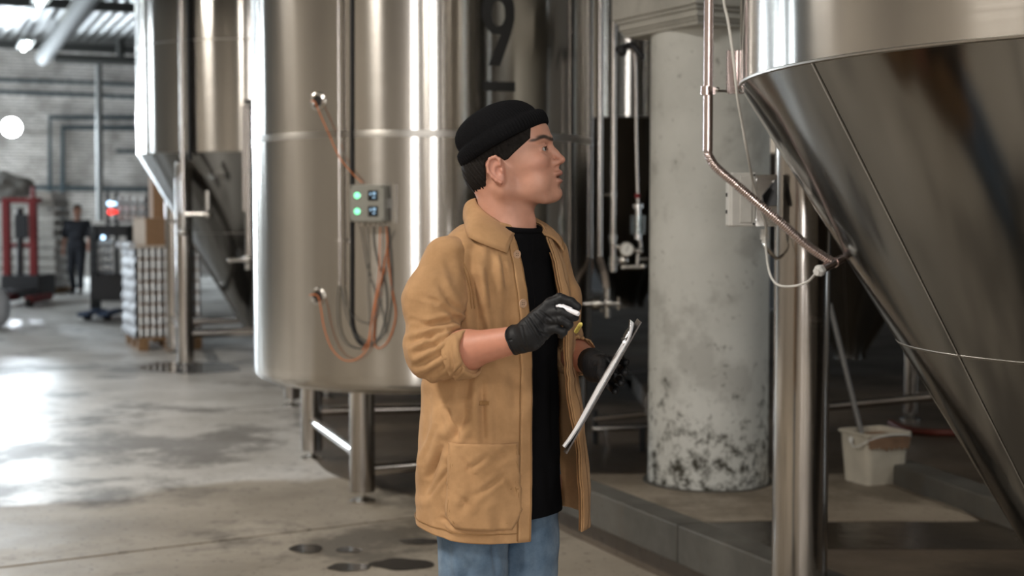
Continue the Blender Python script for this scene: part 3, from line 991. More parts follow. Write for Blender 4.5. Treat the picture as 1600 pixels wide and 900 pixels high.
# drop pipe from shoulder to the valve cluster beside leg
p0 = PC(287, 330, T2, R2 + 0.12)
m = MB().cyl(p0, p0 - UP * 0.18, 0.03, n=16).ball(p0 - UP * 0.2, 0.045).cyl(p0 - UP * 0.03, p0 - UP * 0.03 + Vector((0.25, -0.05, 0)), 0.022, n=14)
m.cyl(p0 + Vector((0.25, -0.05, -0.06)), p0 + Vector((0.25, -0.05, 0.2)), 0.028, n=14).ball(p0 + Vector((0.25, -0.05, -0.03)), 0.05)
m.cyl(p0 + Vector((-0.16, 0, -0.1)), p0 + Vector((0, 0, -0.1)), 0.018, n=12)
build('sample_valve', m, M['fitting'], t2)
for px, rad in ((382, 0.022), (390, 0.038)):
    a = PC(px, 165, T2, R2 + 0.06); b_ = P(px, 402 if px == 390 else 330, a.y)
    a.x = b_.x
    build('drain_pipe', MB().cyl(a, b_, rad, n=16), M['steel_pipe'], t2)
a = PC(388, 165, T2, R2 + 0.06)
m = MB().cyl(a, a + Vector((0.1, 0.04, 0.02)), 0.035, n=14).ball(a, 0.05).cyl(a + Vector((-0.05, 0, 0.03)), a + Vector((0.08, 0, 0.06)), 0.018, n=10)
build('pipe_bracket', m, M['fitting'], t2)
build('pipe_bracket', MB().cyl(P(378, 250, a.y), P(402, 251, a.y), 0.016, n=10), M['fitting'], t2)
a = P(388, 405, a.y)
m = MB().ball(a, 0.055).cyl(a - UP * 0.1, a + UP * 0.06, 0.03, n=14).cyl(a + Vector((-0.17, 0, -0.01)), a + Vector((0.1, 0, 0)), 0.02, n=12).ball(a + Vector((-0.18, 0, -0.01)), 0.028).cyl(a + Vector((0.09, 0, -0.06)), a + Vector((0.09, 0, 0.3)), 0.018, n=10)
build('drain_valve', m, M['fitting'], t2)

# ---- tank 3: conical, close at the right
T3 = Vector((1.91, 3.99, 0)); R3 = 1.26
d1 = Vector((-0.944, 0.74, 0)); d2 = Vector((-0.74, -0.944, 0))
La = T3 + d1; Lb_ = T3 - d1; Lc_ = T3 - d2
sl = 1.7
_q = PC(1268, 96, T3, R3) - T3
sa = math.atan2(_q.y, _q.x)
t3 = conical_tank('fermentation_tank', 'huge steel tank with conical bottom, cut by the right edge of the picture', T3, R3, 1.895, 0.13, 1.895 - (R3 - 0.13) * 1.62, 4.2,
                  [(La.x, La.y, 1.80, 0.144), (Lb_.x, Lb_.y, 1.7, 0.144), (Lc_.x, Lc_.y, 1.7, 0.144)], [],
                  legr=0.0925, ringz=[1.15], cone_seam=[sa, sa + PI], segs=220)
print('T3 leg', La)

# ---- conduit, flexible hose, bracket, thermowell, cables
cy = 4.30
top = P(1103, 0, cy); bot = P(1106, 236, cy)
cond = thing('conduit_pipe', 'thin steel conduit pipe coming down beside the right tank into a ribbed hose', 'pipe', (bot.x, bot.y, bot.z))
build('pipe', MB().cyl(bot, Vector((bot.x, bot.y, 4.2)), 0.0145, n=24), M['conduit'], cond)
c = P(1104, 142, cy)
m = MB().cyl(c - UP * 0.013, c + UP * 0.013, 0.0175, n=24).cyl(c - UP * 0.01, c - UP * 0.004, 0.019, n=24)
m.box(c + Vector((0.02, 0, 0)), (0.012, 0.012, 0.022))
build('clamp', m, M['conduit'], cond)
build('clamp_rod', MB().cyl(c + Vector((0.02, 0, 0)), P(1156, 143, cy + 0.03), 0.004, n=10).ball(c + Vector((0.032, 0, 0.004)), 0.008), M['fitting'], cond)
hp = spline([P(1106, 236, cy), P(1109, 246, cy), P(1120, 262, cy - 0.01), P(1150, 288, cy - 0.03), P(1185, 318, cy - 0.05), P(1225, 352, cy - 0.06), P(1262, 384, cy - 0.06), P(1298, 408, cy - 0.05)], 40)
# resample at even steps and add ribs
L_ = [0]
for i in range(1, len(hp)): L_.append(L_[-1] + (hp[i] - hp[i - 1]).length)
nR = int(L_[-1] / 0.0070)
pts = []; rr = []
for k in range(nR * 4):
    s_ = L_[-1] * k / (nR * 4 - 1)
    j = max(i for i in range(len(L_)) if L_[i] <= s_ + 1e-9); j = min(j, len(hp) - 2)
    t = (s_ - L_[j]) / max(L_[j + 1] - L_[j], 1e-9)
    pts.append(hp[j].lerp(hp[j + 1], t)); rr.append(0.0118 + (0.0026 if k % 4 in (1, 2) else 0.0))
fh = build('ribbed_hose', MB().tube(pts, rr, 16), M['conduit'], cond, angle=0)
# thermowell stub on the cone with white nut
tw0 = P(1306, 409, cy - 0.02); tw1 = P(1284, 421, cy - 0.09)
th = thing('sensor_stub', 'short steel sensor stub with white nut on the cone of the right tank', 'sensor', tw1)
build('stub', MB().cyl(tw0 + (tw0 - tw1) * 0.4, tw1, 0.0135, n=20).cyl(tw0, tw0 - (tw0 - tw1) * 0.12, 0.0155, n=20), M['conduit'], th)
build('nut', MB().lathe([(0.0, 0), (0.012, 0), (0.0175, 0.006), (0.0175, 0.022), (0.013, 0.028), (0.0, 0.028)], tw1, 6, axis=(tw1 - tw0), caps=False).cyl(tw1, tw1 + (tw1 - tw0).normalized() * 0.036, 0.009, n=12), M['white_plastic'], th, smooth=False)
e = tw1 + (tw1 - tw0).normalized() * 0.034
gl_pos = P(1195, 372, 4.60)
wc = build('white_cable', MB().tube(spline([e, P(1262, 440, cy - 0.05), P(1240, 447, cy), P(1218, 446, cy + 0.05), P(1206, 435, cy + 0.1), P(1200, 415, cy + 0.15), P(1197, 390, 4.55), gl_pos], 10), 0.0036, 10), M['whitecable'])
tag(wc, 'white cable drooping from the sensor stub to the junction box', 'cable')
wc = build('white_cable', MB().tube(spline([P(1129, -60, 4.2), P(1131, 0, 4.2), P(1137, 30, 4.2), P(1142, 62, 4.19), P(1147, 100, 4.18), P(1152, 150, 4.17), P(1160, 195, 4.2), P(1168, 240, 4.25), P(1178, 290, 4.42), P(1190, 330, 4.48), P(1197, 352, 4.52), P(1197, 368, 4.6)], 8), 0.0042, 10), M['whitecable'])
tag(wc, 'long white cable hanging down past the bracket to the junction box', 'cable')
# bent bracket plate at tank edge
bp_ = P(1144, 112, 4.24)
bk = thing('mounting_bracket', 'upright steel bracket plate at the left rim of the right tank', 'bracket', P(1144, 148, 4.24))
build('plate', MB().bbox(bp_, (0.030, 0.004, 0.125), None, 0.001), M['conduit'], bk, smooth=False)
m = MB()
for sx in (-1, 1):
    m.bbox(bp_ + Vector((sx * 0.0155, -0.010, 0)), (0.004, 0.024, 0.125), None, 0.001)
m.box(bp_ + Vector((0.012, -0.006, -0.064)), (0.045, 0.02, 0.004))
build('flange', m, M['conduit'], bk, smooth=False)

# junction box on plate beside leg
jy = 4.70
jc = P(1157, 312, jy - 0.05)
jb = thing('junction_box', 'pale grey junction box on a steel plate, between column and steel leg', 'junction box', P(1157, 355, jy - 0.05))
jw = dims(P(1135, 312, jy), P(1176, 312, jy)); jh = dims(P(1157, 271, jy), P(1157, 354, jy))
build('housing', MB().bbox(jc + Vector((0, 0.0, 0)), (jw, 0.075, jh), None, 0.006), M['grey_box'], jb, smooth=False)
lid = build('lid', MB().bbox(jc + Vector((0.003, -0.042, 0)), (jw - 0.006, 0.012, jh), None, 0.005).bbox(jc + Vector((0.010, -0.049, 0)), (jw * 0.45, 0.004, jh * 0.86), None, 0.002), M['grey_box'], jb, smooth=False)
for sx, sz in ((0.9, 0.9), (0.9, -0.9)):
    q = jc + Vector((sx * jw / 2, -0.049, sz * jh / 2))
    build('screw', MB().cyl(q + Vector((-0.003, 0.003, 0)), q + Vector((-0.003, -0.002, 0)), 0.004, n=10), M['black'], lid)
for sz in (0.2, -0.5):
    q = jc + Vector((-jw / 2 - 0.001, -0.0, sz * jh / 2 * 0.9))
    build('hinge_pin', MB().cyl(q - UP * 0.006, q + UP * 0.006, 0.004, n=8), M['black'], jb)
pc0 = P(1177, 274, jy - 0.02); pc1 = P(1214, 354, jy - 0.02)
m = MB().bbox((pc0 + pc1) / 2, (pc1.x - pc0.x, 0.004, pc0.z - pc1.z), None, 0.001)
m.box(P(1196, 274, jy - 0.03), (0.075, 0.03, 0.004))
bpl = build('back_plate', m, M['fitting'], jb, smooth=False)
for (x, y) in ((1182, 281), (1182, 344), (1210, 284), (1210, 312), (1208, 342)):
    q = P(x, y, jy - 0.022)
    build('bolt', MB().lathe([(0.006, 0), (0.006, 0.005), (0.0, 0.006)], q, 6, axis=(0, -1, 0), caps=False), M['chrome'], bpl, smooth=False)
m = MB().sheet([[P(1193, 306, jy - 0.03), P(1214, 280, jy - 0.04)], [P(1196, 322, jy - 0.06), P(1214, 322, jy - 0.09)]], 0.003)
build('gusset', m, M['darkmetal'], bpl, smooth=False)
g = P(1195, 358, jy - 0.06)
m = MB().cyl(g, g - UP * 0.016, 0.013, n=8).cyl(g - UP * 0.014, g - UP * 0.034, 0.016, n=6).cyl(g - UP * 0.03, g - UP * 0.046, 0.010, n=12)
build('cable_gland', m, M['white_plastic'], jb, smooth=False)
pts = spline([g - UP * 0.04, P(1196, 386, jy - 0.07), P(1204, 396, jy - 0.03), P(1214, 404, jy)], 6)
build('flex_tail', MB().tube(pts, 0.006, 8), M['fitting'], jb)

# ================================================================== PIPEWORK BETWEEN TANK 1 AND COLUMN
def vpipe(px, py0, py1, Y, wpx, name, label, mat, cat='pipe', z0=None, ztop=None, parent=None):
    a = P(px, py1, Y); b_ = P(px, py0, Y)
    b_.x = a.x
    if ztop: b_ = Vector((a.x, a.y, ztop))
    else: b_ = Vector((a.x, a.y, b_.z))
    if z0 is not None: a = Vector((a.x, a.y, z0))
    o = build(name, MB().cyl(a, b_, wpx * Y / FPX / 2, n=24), mat, parent)
    if parent is None: tag(o, label, cat)
    return o


vpipe(922, 0, 405, 8.4, 9, 'riser_pipe', 'dark steel riser pipe tight against the right flank of the numbered tank', M['steel_pipe'], ztop=5.3)
vpipe(936.5, 0, 402, 8.2, 11, 'riser_pipe', 'broad bright riser pipe, second from the right flank of the numbered tank', M['steel_pipe'], ztop=5.3)
r3 = thing('riser_pipe', 'slender bright riser pipe with clamps just left of the column capital', 'pipe', P(958, 425, 7.9))
a = P(958, 425, 7.9)
build('pipe', MB().cyl(a, Vector((a.x, a.y, 5.3)), 0.017, n=20), M['steel_pipe'], r3)
m = MB()
for y, r in ((370, 0.026), (376, 0.022), (404, 0.024), (412, 0.027), (420, 0.022)):
    q = P(958, y, 7.9); build('clamp', MB().cyl(q - UP * 0.012, q + UP * 0.012, r, n=20), M['fitting'], r3)
q = P(958, 304, 7.9); m.cyl(q - UP * 0.014, q + UP * 0.014, 0.022, n=20).cyl(q, q - Vector((0.06, 0, 0)), 0.008, n=8)
build('clamp', m, M['fitting'], r3)
# valve station with gauge and sight glass
vs = thing('valve_station', 'steel valve station with round gauge and sight glass beside the column', 'valve', P(985, 418, 7.85))
gy = 7.85
pts = spline([P(966, 84, gy + .2), P(975, 78, gy + .1), P(984, 75, gy), P(991, 84, gy), P(993, 110, gy), P(994, 200, gy), P(996, 300, gy), P(996.5, 318, gy)], 8)
build('pipe', MB().tube(pts, 0.0095, 12), M['steel_pipe'], vs)
m = MB().tube(spline([P(962, 83, gy + .1), P(975, 74, gy), P(986, 70, gy - .05), P(998, 82, gy - .08), P(1006, 91, gy - .08)], 6), [0.016] * 24 + [0.006], 10)
m.ball(P(972, 80, gy), 0.03)
build('lever_handle', m, M['darkmetal'], vs)
q = P(996, 306, gy)
build('red_collar', MB().cyl(q - UP * 0.012, q + UP * 0.012, 0.014, n=14), M['red'], vs)
m = MB().cyl(P(997, 319, gy), P(997, 325, gy), 0.032, n=20).cyl(P(997, 325, gy), P(997, 372, gy), 0.017, n=16).cyl(P(997, 366, gy), P(997, 374, gy), 0.022, n=16)
sg = build('sight_tube', m, M['chrome'], vs)
build('glass_sleeve', MB().lathe([(0.046, 0), (0.046, 0.105), (0.043, 0.105), (0.043, 0)], P(997, 366, gy), 24), M['glass'], sg)
build('elbow', MB().tube(spline([P(999, 374, gy), P(1001, 386, gy), P(997, 396, gy), P(996, 415, gy)], 6), 0.012, 12), M['fitting'], vs)
q = P(981, 390, gy - 0.05)
gg = build('gauge_case', MB().lathe([(0.0, 0.0), (0.036, 0.0), (0.040, 0.006), (0.040, 0.028), (0.034, 0.03), (0.033, 0.026)], q + Vector((0, 0.02, 0)), 28, axis=(-0.25, -1, 0.1)), M['fitting'], vs)
build('gauge_face', MB().lathe([(0.034, 0.024), (0.0, 0.024)], q + Vector((0, 0.02, 0)), 28, axis=(-0.25, -1, 0.1)), M['gauge_face'], gg)
nd = q + Vector((-0.006, -0.007, 0.003))
build('needle', MB().cyl(nd + Vector((-0.004, 0, -0.014)), nd + Vector((0.010, 0, 0.02)), 0.0018, n=6), M['black'], gg)
m = MB().cyl(P(962, 385, gy), P(1003, 393, gy), 0.016, n=14).ball(P(974, 407, gy), 0.032).ball(P(1000, 392, gy), 0.02)
m.cyl(P(974, 417, gy), P(1006, 417, gy), 0.016, n=14).ball(P(1005, 416, gy), 0.02).cyl(P(996, 405, gy), P(1012, 404, gy), 0.010, n=10).cyl(P(974, 385, gy), P(974, 420, gy), 0.014, n=12)
build('valve_body', m, M['fitting'], vs)
# hose tail and lower valve
hs = build('braided_hose', MB().tube(spline([P(936.5, 402, 8.2), P(940, 415, 8.15), P(946, 435, 8.0), P(949, 465, 7.95)], 8), 0.019, 12), simple('braided_hose_rubber', (0.30, 0.25, 0.21), 0.5))
tag(hs, 'short braided hose hanging from the broad riser pipe to the valve', 'hose')
hs = build('braided_hose', MB().tube(spline([P(922, 405, 8.4), P(923, 420, 8.35), P(919, 445, 8.2), P(915, 462, 8.1)], 8), 0.013, 10), simple('amber_hose', (0.25, 0.13, 0.06), 0.35))
tag(hs, 'thin amber hose below the dark riser pipe', 'hose')
lv = thing('butterfly_valve', 'pair of steel valves on a cross pipe at the height of the gloved hand', 'valve', P(940, 486, 7.95))
vy = 7.95
m = MB().cyl(P(905, 475, vy), P(968, 474, vy), 0.013, n=12)
for x, r in ((921, 0.02), (928, 0.034), (933, 0.036), (949, 0.028)):
    q = P(x, 474, vy); m.cyl(q - Vector((0.006, 0, 0)), q + Vector((0.014, 0, 0)), r, n=16)
m.ball(P(930, 475, vy), 0.036).ball(P(949, 472, vy), 0.026).cyl(P(949, 450, vy), P(949, 496, vy), 0.018, n=12).ball(P(967, 474, vy), 0.014)
build('valve_body', m, M['fitting'], lv)
m = MB().cyl(P(930, 474, vy), P(942, 487, vy), 0.008, n=8).cyl(P(967, 464, vy), P(967, 484, vy), 0.009, n=8)
build('lever_handle', m, M['fitting'], lv)
# floor-level framework behind the clipboard
fr = thing('pipe_frame', 'low framework of dim steel rails on the dark floor left of the column', 'rack', P(965, 748, 9.2))
for (x0, y0, x1, y1, Y0, Y1, w_) in [(930, 655, 1018, 646, 9.2, 9.0, 9), (925, 670, 1018, 666, 9.3, 9.3, 10), (1011, 620, 1011, 650, 9.0, 9.0, 5), (935, 590, 1020, 578, 9.6, 9.4, 4), (925, 625, 970, 590, 9.2, 9.6, 3), (945, 672, 952, 705, 9.2, 9.2, 6)]:
    build('rail', MB().cyl(P(x0, y0, Y0), P(x1, y1, Y1), w_ * 9.2 / FPX / 2, n=14), M['darkmetal'] if w_ in (3, 4) else M['steel_pipe'], fr)
for (x, y0, Y) in ((1004, 668, 9.1), (930, 640, 9.4)):
    a = P(x, y0, Y)
    build('post', MB().cyl(Vector((a.x, a.y, 0.0 if a.x < 1.05 else 0.144)), a, 0.02, n=12), M['darkmetal'], fr)

# dim tank behind the column, its skirt edge catching light
T4 = Vector((1.05, 12.9, 0))
t4 = conical_tank('fermentation_tank', 'dim steel tank in the dark right behind the concrete column', T4, 1.0, 2.35, 0.15, 0.75, 4.3,
                  [(T4.x - 0.9, T4.y - 0.35, 2.3, 0), (T4.x + 0.35, T4.y - 0.9, 2.3, 0.0), (T4.x + 0.9, T4.y + 0.35, 2.3, 0), (T4.x - 0.35, T4.y + 0.9, 2.3, 0)], [], legr=0.06, segs=96)
T5 = Vector((2.50, 10.5, 0))
t5 = conical_tank('fermentation_tank', 'shadowed tank whose cone shows between the steel leg and the big cone', T5, 1.0, 1.95, 0.12, 0.52, 4.2,
                  [(T5.x - 0.93, T5.y - 0.2, 1.85, 0.144), (T5.x + 0.2, T5.y - 0.93, 1.85, 0.144), (T5.x - 0.2, T5.y + 0.93, 1.85, 0.144)],
                  [(P(1240, 640, 9.0), P(1600, 606, 8.6), 0.028)], legr=0.05, segs=96, cone_seam=[math.atan2(-0.9, -0.3)])
T6 = Vector((-1.65, 12.2, 0))
t6 = thing('fermentation_tank', 'tank hidden behind the numbered tank, only its short legs seen below', 'tank', T6)
build('shell', MB().lathe([(0, 0.6), (0.88, 0.62), (0.93, 0.7), (0.93, 4.2), (0.5, 4.6), (0, 4.7)], Vector((-0.75, 12.0, 0)), 96), M['steel'], t6)
for (x, y) in ((P(511, 640, 11.9).x, 11.9), (P(454, 600, 11.3).x + 0.0, 11.35), (-0.3, 11.4), (-0.2, 12.6)):
    lg = build('leg', MB().cyl((x, y, 0.06), (x, y, 0.66), 0.058, n=28), M['steel_leg'], t6)
    foot((x, y), lg)
for (z, y) in ((0.36, 11.6), (0.5, 11.7)):
    build('brace', MB().cyl((-1.5, y, z), (-0.2, y - 0.3, z - 0.02), 0.03, n=14), M['steel_pipe'], t6)

# ================================================================== BUCKET, HANDLE, HOSE
by = 7.1
bb = PZ(1385, 758, 0.145)
bk = thing('bucket', 'square off-white plastic bucket with dried brown residue, on the plinth', 'bucket', bb)
bd = math.radians(24)
u1 = Vector((math.cos(bd), math.sin(bd), 0)); u2 = Vector((-math.sin(bd), math.cos(bd), 0))
def rrect(c, hw, hd, z, n=6, r=0.03):
    out = []
    for (sx, sy, a0) in ((1, 1, 0), (-1, 1, PI / 2), (-1, -1, PI), (1, -1, 1.5 * PI)):
        for k in range(n):
            a = a0 + PI / 2 * k / (n - 1)
            out.append(Vector(c) + u1 * (sx * (hw - r) + r * math.cos(a)) + u2 * (sy * (hd - r) + r * math.sin(a)) + UP * z)
    return out
def rings(rs):
    m = MB(); n = len(rs[0]); vs = [p for r in rs for p in r]; fs = []
    for i in range(len(rs) - 1):
        for k in range(n):
            l = (k + 1) % n
            fs.append((i * n + k, i * n + l, (i + 1) * n + l, (i + 1) * n + k))
    fs.append(tuple(range(n))[::-1])
    fs.append(tuple((len(rs) - 1) * n + k for k in range(n)))
    return m.add(vs, fs)
hb = 0.27
bb = bb + u2 * 0.10
m = rings([rrect(bb, 0.115, 0.10, 0.0), rrect(bb, 0.118, 0.103, 0.004), rrect(bb, 0.135, 0.12, hb - 0.012), rrect(bb, 0.145, 0.13, hb - 0.012), rrect(bb, 0.145, 0.13, hb), rrect(bb, 0.134, 0.119, hb), rrect(bb, 0.115, 0.10, 0.03)])
build('body', m, M['bucket'], bk, smooth=False)
build('residue', rings([rrect(bb, 0.133, 0.118, hb - 0.03), rrect(bb, 0.132, 0.117, hb - 0.05)]), M['bucket_in'], bk, smooth=False)
m = MB()
m.sheet([[bb + u1 * (-0.137 + 0.27 * k / 20) - u2 * (0.1235 - 0.0005) + UP * (hb - 0.02) for k in range(21)],
         [bb + u1 * (-0.130 + 0.256 * k / 20) - u2 * (0.121) + UP * (hb - 0.07 - 0.04 * abs(mnoise.noise(Vector((k * 0.4, 1, 2))))) for k in range(21)]], 0.001)
build('dried_residue', m, M['bucket_in'], bk, smooth=False)
m = MB().cyl(bb - u1 * 0.146 + UP * (hb - 0.04), bb - u1 * 0.152 + UP * (hb - 0.04), 0.016, n=14)
hpth = spline([bb - u1 * 0.15 - u2 * 0.0 + UP * (hb - 0.04), bb - u1 * 0.16 - u2 * 0.05 + UP * (hb - 0.07), bb - u1 * 0.12 - u2 * 0.14 + UP * (hb - 0.02), bb - u2 * 0.145 + UP * (hb - 0.005), bb + u1 * 0.13 - u2 * 0.13 + UP * (hb - 0.02), bb + u1 * 0.152 + UP * (hb - 0.04)], 8)
m.tube(hpth, 0.003, 8)
build('handle', m, M['white_plastic'], bk)
e0 = bb + UP * 0.05 + u1 * 0.0; e1_ = P(1296, 475, 7.6)
mp_ = build('mop_handle', MB().cyl(e0 - u1 * 0.02, e1_, 0.014, n=14), simple('worn_grey_metal', (0.16, 0.155, 0.15), 0.45, 0.6))
tag(mp_, 'steel handle leaning diagonally out of the bucket', 'handle')
hs = build('red_hose', MB().tube(spline([PZ(1392, 661, 0.166), PZ(1405, 668, 0.166), PZ(1430, 673, 0.166), PZ(1460, 676, 0.166), PZ(1500, 676, 0.166)], 8), 0.022, 12), M['darkred'])
tag(hs, 'dull red hose lying in the dark behind the bucket', 'hose')
m = MB()

# ================================================================== FAR END OF THE HALL
def fbox(name, x0, y0, x1, y1, Y, depth, mat, parent, bev=0.01):
    a = P(x0, y0, Y); b_ = P(x1, y1, Y)
    return build(name, MB().bbox(((a.x + b_.x) / 2, Y + depth / 2, (a.z + b_.z) / 2), (abs(b_.x - a.x), depth, abs(a.z - b_.z)), None, bev), mat, parent, smooth=False)


# ducts and pipes under the roof
dz = 5.2
m = MB().cyl(H(2.68, 6, dz), H(2.95, 34.6, dz), 0.18, n=24)
du = build('ventilation_duct', m, M['duct']); tag(du, 'thick round duct running under the roof down the aisle', 'duct')
a = PB(84, 91, 36.5); b_ = PB(420, 103, 36.5)
tag(build('roof_pipe', MB().cyl(a, b_, 0.11, n=16), M['duct']), 'long pipe running across under the roof at the far wall', 'pipe')
a = PB(188, 88, 36.2); b_ = PB(188, 56, 36.2); c = PB(230, 45, 36.2)
tag(build('roof_pipe', MB().tube(spline([a, b_, PB(193, 48, 36.2), c], 5), 0.10, 14), M['duct']), 'bent grey pipe rising from the long roof pipe', 'pipe')
a = PB(154, 99, 36.6); b_ = PB(156, 345, 36.6)
tag(build('down_pipe', MB().cyl(a, b_, 0.085, n=14), simple('grey_pipe_paint', (0.13, 0.13, 0.125), 0.7)), 'pale vertical down pipe in front of the far brick wall', 'pipe')
for i, (pts, r, lb) in enumerate([
    ([(-60, 123), (130, 129), (300, 137)], 0.045, 'upper dark pipe across the top of the far brick wall'),
    ([(-60, 141), (130, 148), (300, 156)], 0.05, 'second dark pipe across the top of the far brick wall'),
    ([(78, 335), (78, 183), (300, 184)], 0.06, 'outer dark pipe bent like a doorway on the far brick wall'),
    ([(98, 345), (98, 199), (300, 200)], 0.07, 'inner dark pipe bent like a doorway on the far brick wall'),
    ([(182, 236), (300, 239)], 0.05, 'short dark pipe low on the far brick wall near the tank'),
    ([(55, 293), (300, 297)], 0.06, 'dark rail at head height along the far brick wall')]):
    tag(build('wall_pipe', MB().tube([PB(x, y, 38.85) for x, y in pts], r, 10), M['teal_pipe']), lb, 'pipe')

# ceiling lamps
for i, (a_, b_) in enumerate(LAMPS):
    c = H(a_, b_, HALL_Z - 0.36)
    lb = ['ceiling strip lamp right of the huge tank, out over the dark side', 'ceiling strip lamp behind the camera on the right', 'ceiling strip lamp behind the camera, nearest the rear wall', 'ceiling strip lamp nearly overhead at the left of the aisle', 'ceiling strip lamp over the aisle left of the numbered tank',
          'ceiling strip lamp over the aisle short of the far crossbeam', 'glowing ceiling lamp at the top edge left of the duct', 'glowing ceiling lamp just below the far crossbeam'][i]
    lt = thing('ceiling_lamp', lb, 'lamp', c, 'strip lamps under the roof')
    build('housing', MB().box(c, (0.3, 1.55, 0.06), (AX, BX, UP)), M['frame'], lt, smooth=False)
    build('tube', MB().cyl(c - UP * 0.05 - BX * 0.7, c - UP * 0.05 + BX * 0.7, 0.05, n=12), M['tube'], lt)
    build('hanger', MB().cyl(c + UP * 0.03, c + UP * 0.34, 0.012, n=6), M['frame'], lt)
# flood lamp on the far wall
fl = PB(18, 199, 37.8)
ft = thing('flood_lamp', 'dazzling white flood lamp on the far wall at the left edge', 'lamp', fl)
build('housing', MB().lathe([(0.0, -0.2), (0.16, -0.2), (0.25, 0.0), (0.25, 0.02)], fl, 24, axis=-BX), M['duct'], ft, smooth=False)
build('glass', MB().lathe([(0.0, 0.04), (0.15, 0.03), (0.23, 0.0)], fl - BX * 0.0, 24, axis=-BX), M['flood'], ft)
build('wall_arm', MB().cyl(fl + BX * 0.2, fl + BX * (HALL_F - 0.02 - fl.dot(BX)), 0.04, n=10), M['darkmetal'], ft)
ld = bpy.data.lights.new('flood_light', 'SPOT'); ld.energy = 1500; ld.color = COOL; ld.spot_size = 2.4; ld.shadow_soft_size = 0.2
lo = bpy.data.objects.new('flood_light', ld); COL.objects.link(lo); lo.location = fl - BX * 0.25; lo.rotation_euler = (-BX * 1.0 - UP * 0.35).to_track_quat('-Z', 'Y').to_euler()

# red pallet stacker
SY = 25.0
st = thing('pallet_stacker', 'red mast lift truck at the far left edge of the hall', 'lift truck', Vector((P(30, 470, SY).x, SY, 0)))
for (x0, x1) in ((4, 15), (46, 57)):
    a = P(x0, 313, SY); b_ = P(x1, 313, SY)
    zc = a.z
    build('mast', MB().bbox(((a.x + b_.x) / 2, SY, (zc + 0.08) / 2), (b_.x - a.x, 0.14, zc - 0.08), None, 0.01), M['red'], st, smooth=False)
fbox('cross_beam', 2, 309, 60, 317, SY - 0.05, 0.2, M['red'], st)
fbox('cross_beam', 4, 380, 57, 386, SY - 0.02, 0.1, M['red'], st)
build('lift_ram', MB().cyl(P(31, 325, SY), Vector((P(31, 440, SY).x, SY, 0.1)), 0.06, n=14), M['darkmetal'], st)
fbox('chassis', 0, 430, 62, 466, SY - 0.1, 0.9, M['darkmetal'], st, 0.03)
for x in (6, 58):
    a = P(x, 462, SY - 0.6)
    build('outrigger', MB().bbox((a.x, SY - 0.5, 0.12), (0.14, 1.1, 0.12), None, 0.02), M['red'], st, smooth=False)
    build('wheel', MB().cyl((a.x - 0.05, SY - 0.98, 0.09), (a.x + 0.05, SY - 0.98, 0.09), 0.09, n=18), M['black'], st)
fbox('control_panel', 22, 335, 42, 372, SY - 0.12, 0.1, M['darkmetal'], st)
for x in (20, 40):
    a = P(x, 455, SY - 0.6)
    build('fork', MB().bbox((a.x, SY - 0.75, 0.26), (0.12, 1.2, 0.05), None, 0.01), M['darkmetal'], st, smooth=False)
build('tiller', MB().cyl((P(52, 300, SY).x, SY, P(52, 313, SY).z), (P(52, 300, SY).x, SY, P(52, 292, SY).z), 0.04, n=10), M['red'], st)

# sack held up over the stacker
m = MB()
c = P(14, 292, 27.5)
vs = []; fs = []
n, mm_ = 28, 16
for i in range(mm_ + 1):
    t = PI * i / mm_
    for k in range(n):
        a = 2 * PI * k / n
        d = Vector((math.sin(t) * math.cos(a), math.sin(t) * math.sin(a), math.cos(t)))
        f = 1 + 0.35 * mnoise.noise(d * 1.7 + Vector((3, 1, 4)))
        vs.append(c + Vector((d.x * 0.42 * f, d.y * 0.35 * f, d.z * 0.26 * f)))
for i in range(mm_):
    for k in range(n):
        l = (k + 1) % n
        fs.append((i * n + k, (i + 1) * n + k, (i + 1) * n + l, i * n + l))
m.add(vs, fs)
sk = build('sack', m, M['sackcloth']); tag(sk, 'lumpy grey sack on the pale stack beyond the red lift truck', 'sack')
# pale stack of wrapped goods behind stacker
ws = thing('wrapped_stack', 'pale wrapped stack of goods behind the red lift truck', 'goods', Vector((P(40, 400, 28.5).x, 28.5, 0)))
a = P(-40, 310, 28.0); b_ = P(82, 310, 28.0)
for k in range(9):
    z0 = 0.12 + k * (a.z - 0.12) / 9
    build('layer', MB().bbox(((a.x + b_.x) / 2 + random.uniform(-0.02, 0.02), 28.6, z0 + (a.z - 0.12) / 18), (b_.x - a.x, 1.0, (a.z - 0.12) / 9 - 0.02), None, 0.02), simple('wrapped_goods', (0.36, 0.34, 0.31), 0.4, noise_amt=0.2, scale=5) if k == 0 else bpy.data.materials['wrapped_goods'], ws, smooth=False)
fbox('top_sheet', 35, 300, 80, 312, 28.0, 1.0, M['tape'], ws)
build('pallet', MB().box(((a.x + b_.x) / 2, 28.6, 0.06), (b_.x - a.x, 1.0, 0.12)), M['wood'], ws, smooth=False)

# white bag at left edge on floor
c = P(-3, 492, 19.5)
bgm = MB().ball(Vector((c.x, c.y, 0.28)), (0.16, 0.2, 0.28), 20, 12)
tag(build('plastic_bag', bgm, M['film']), 'white plastic bag on the floor at the very left edge', 'bag')

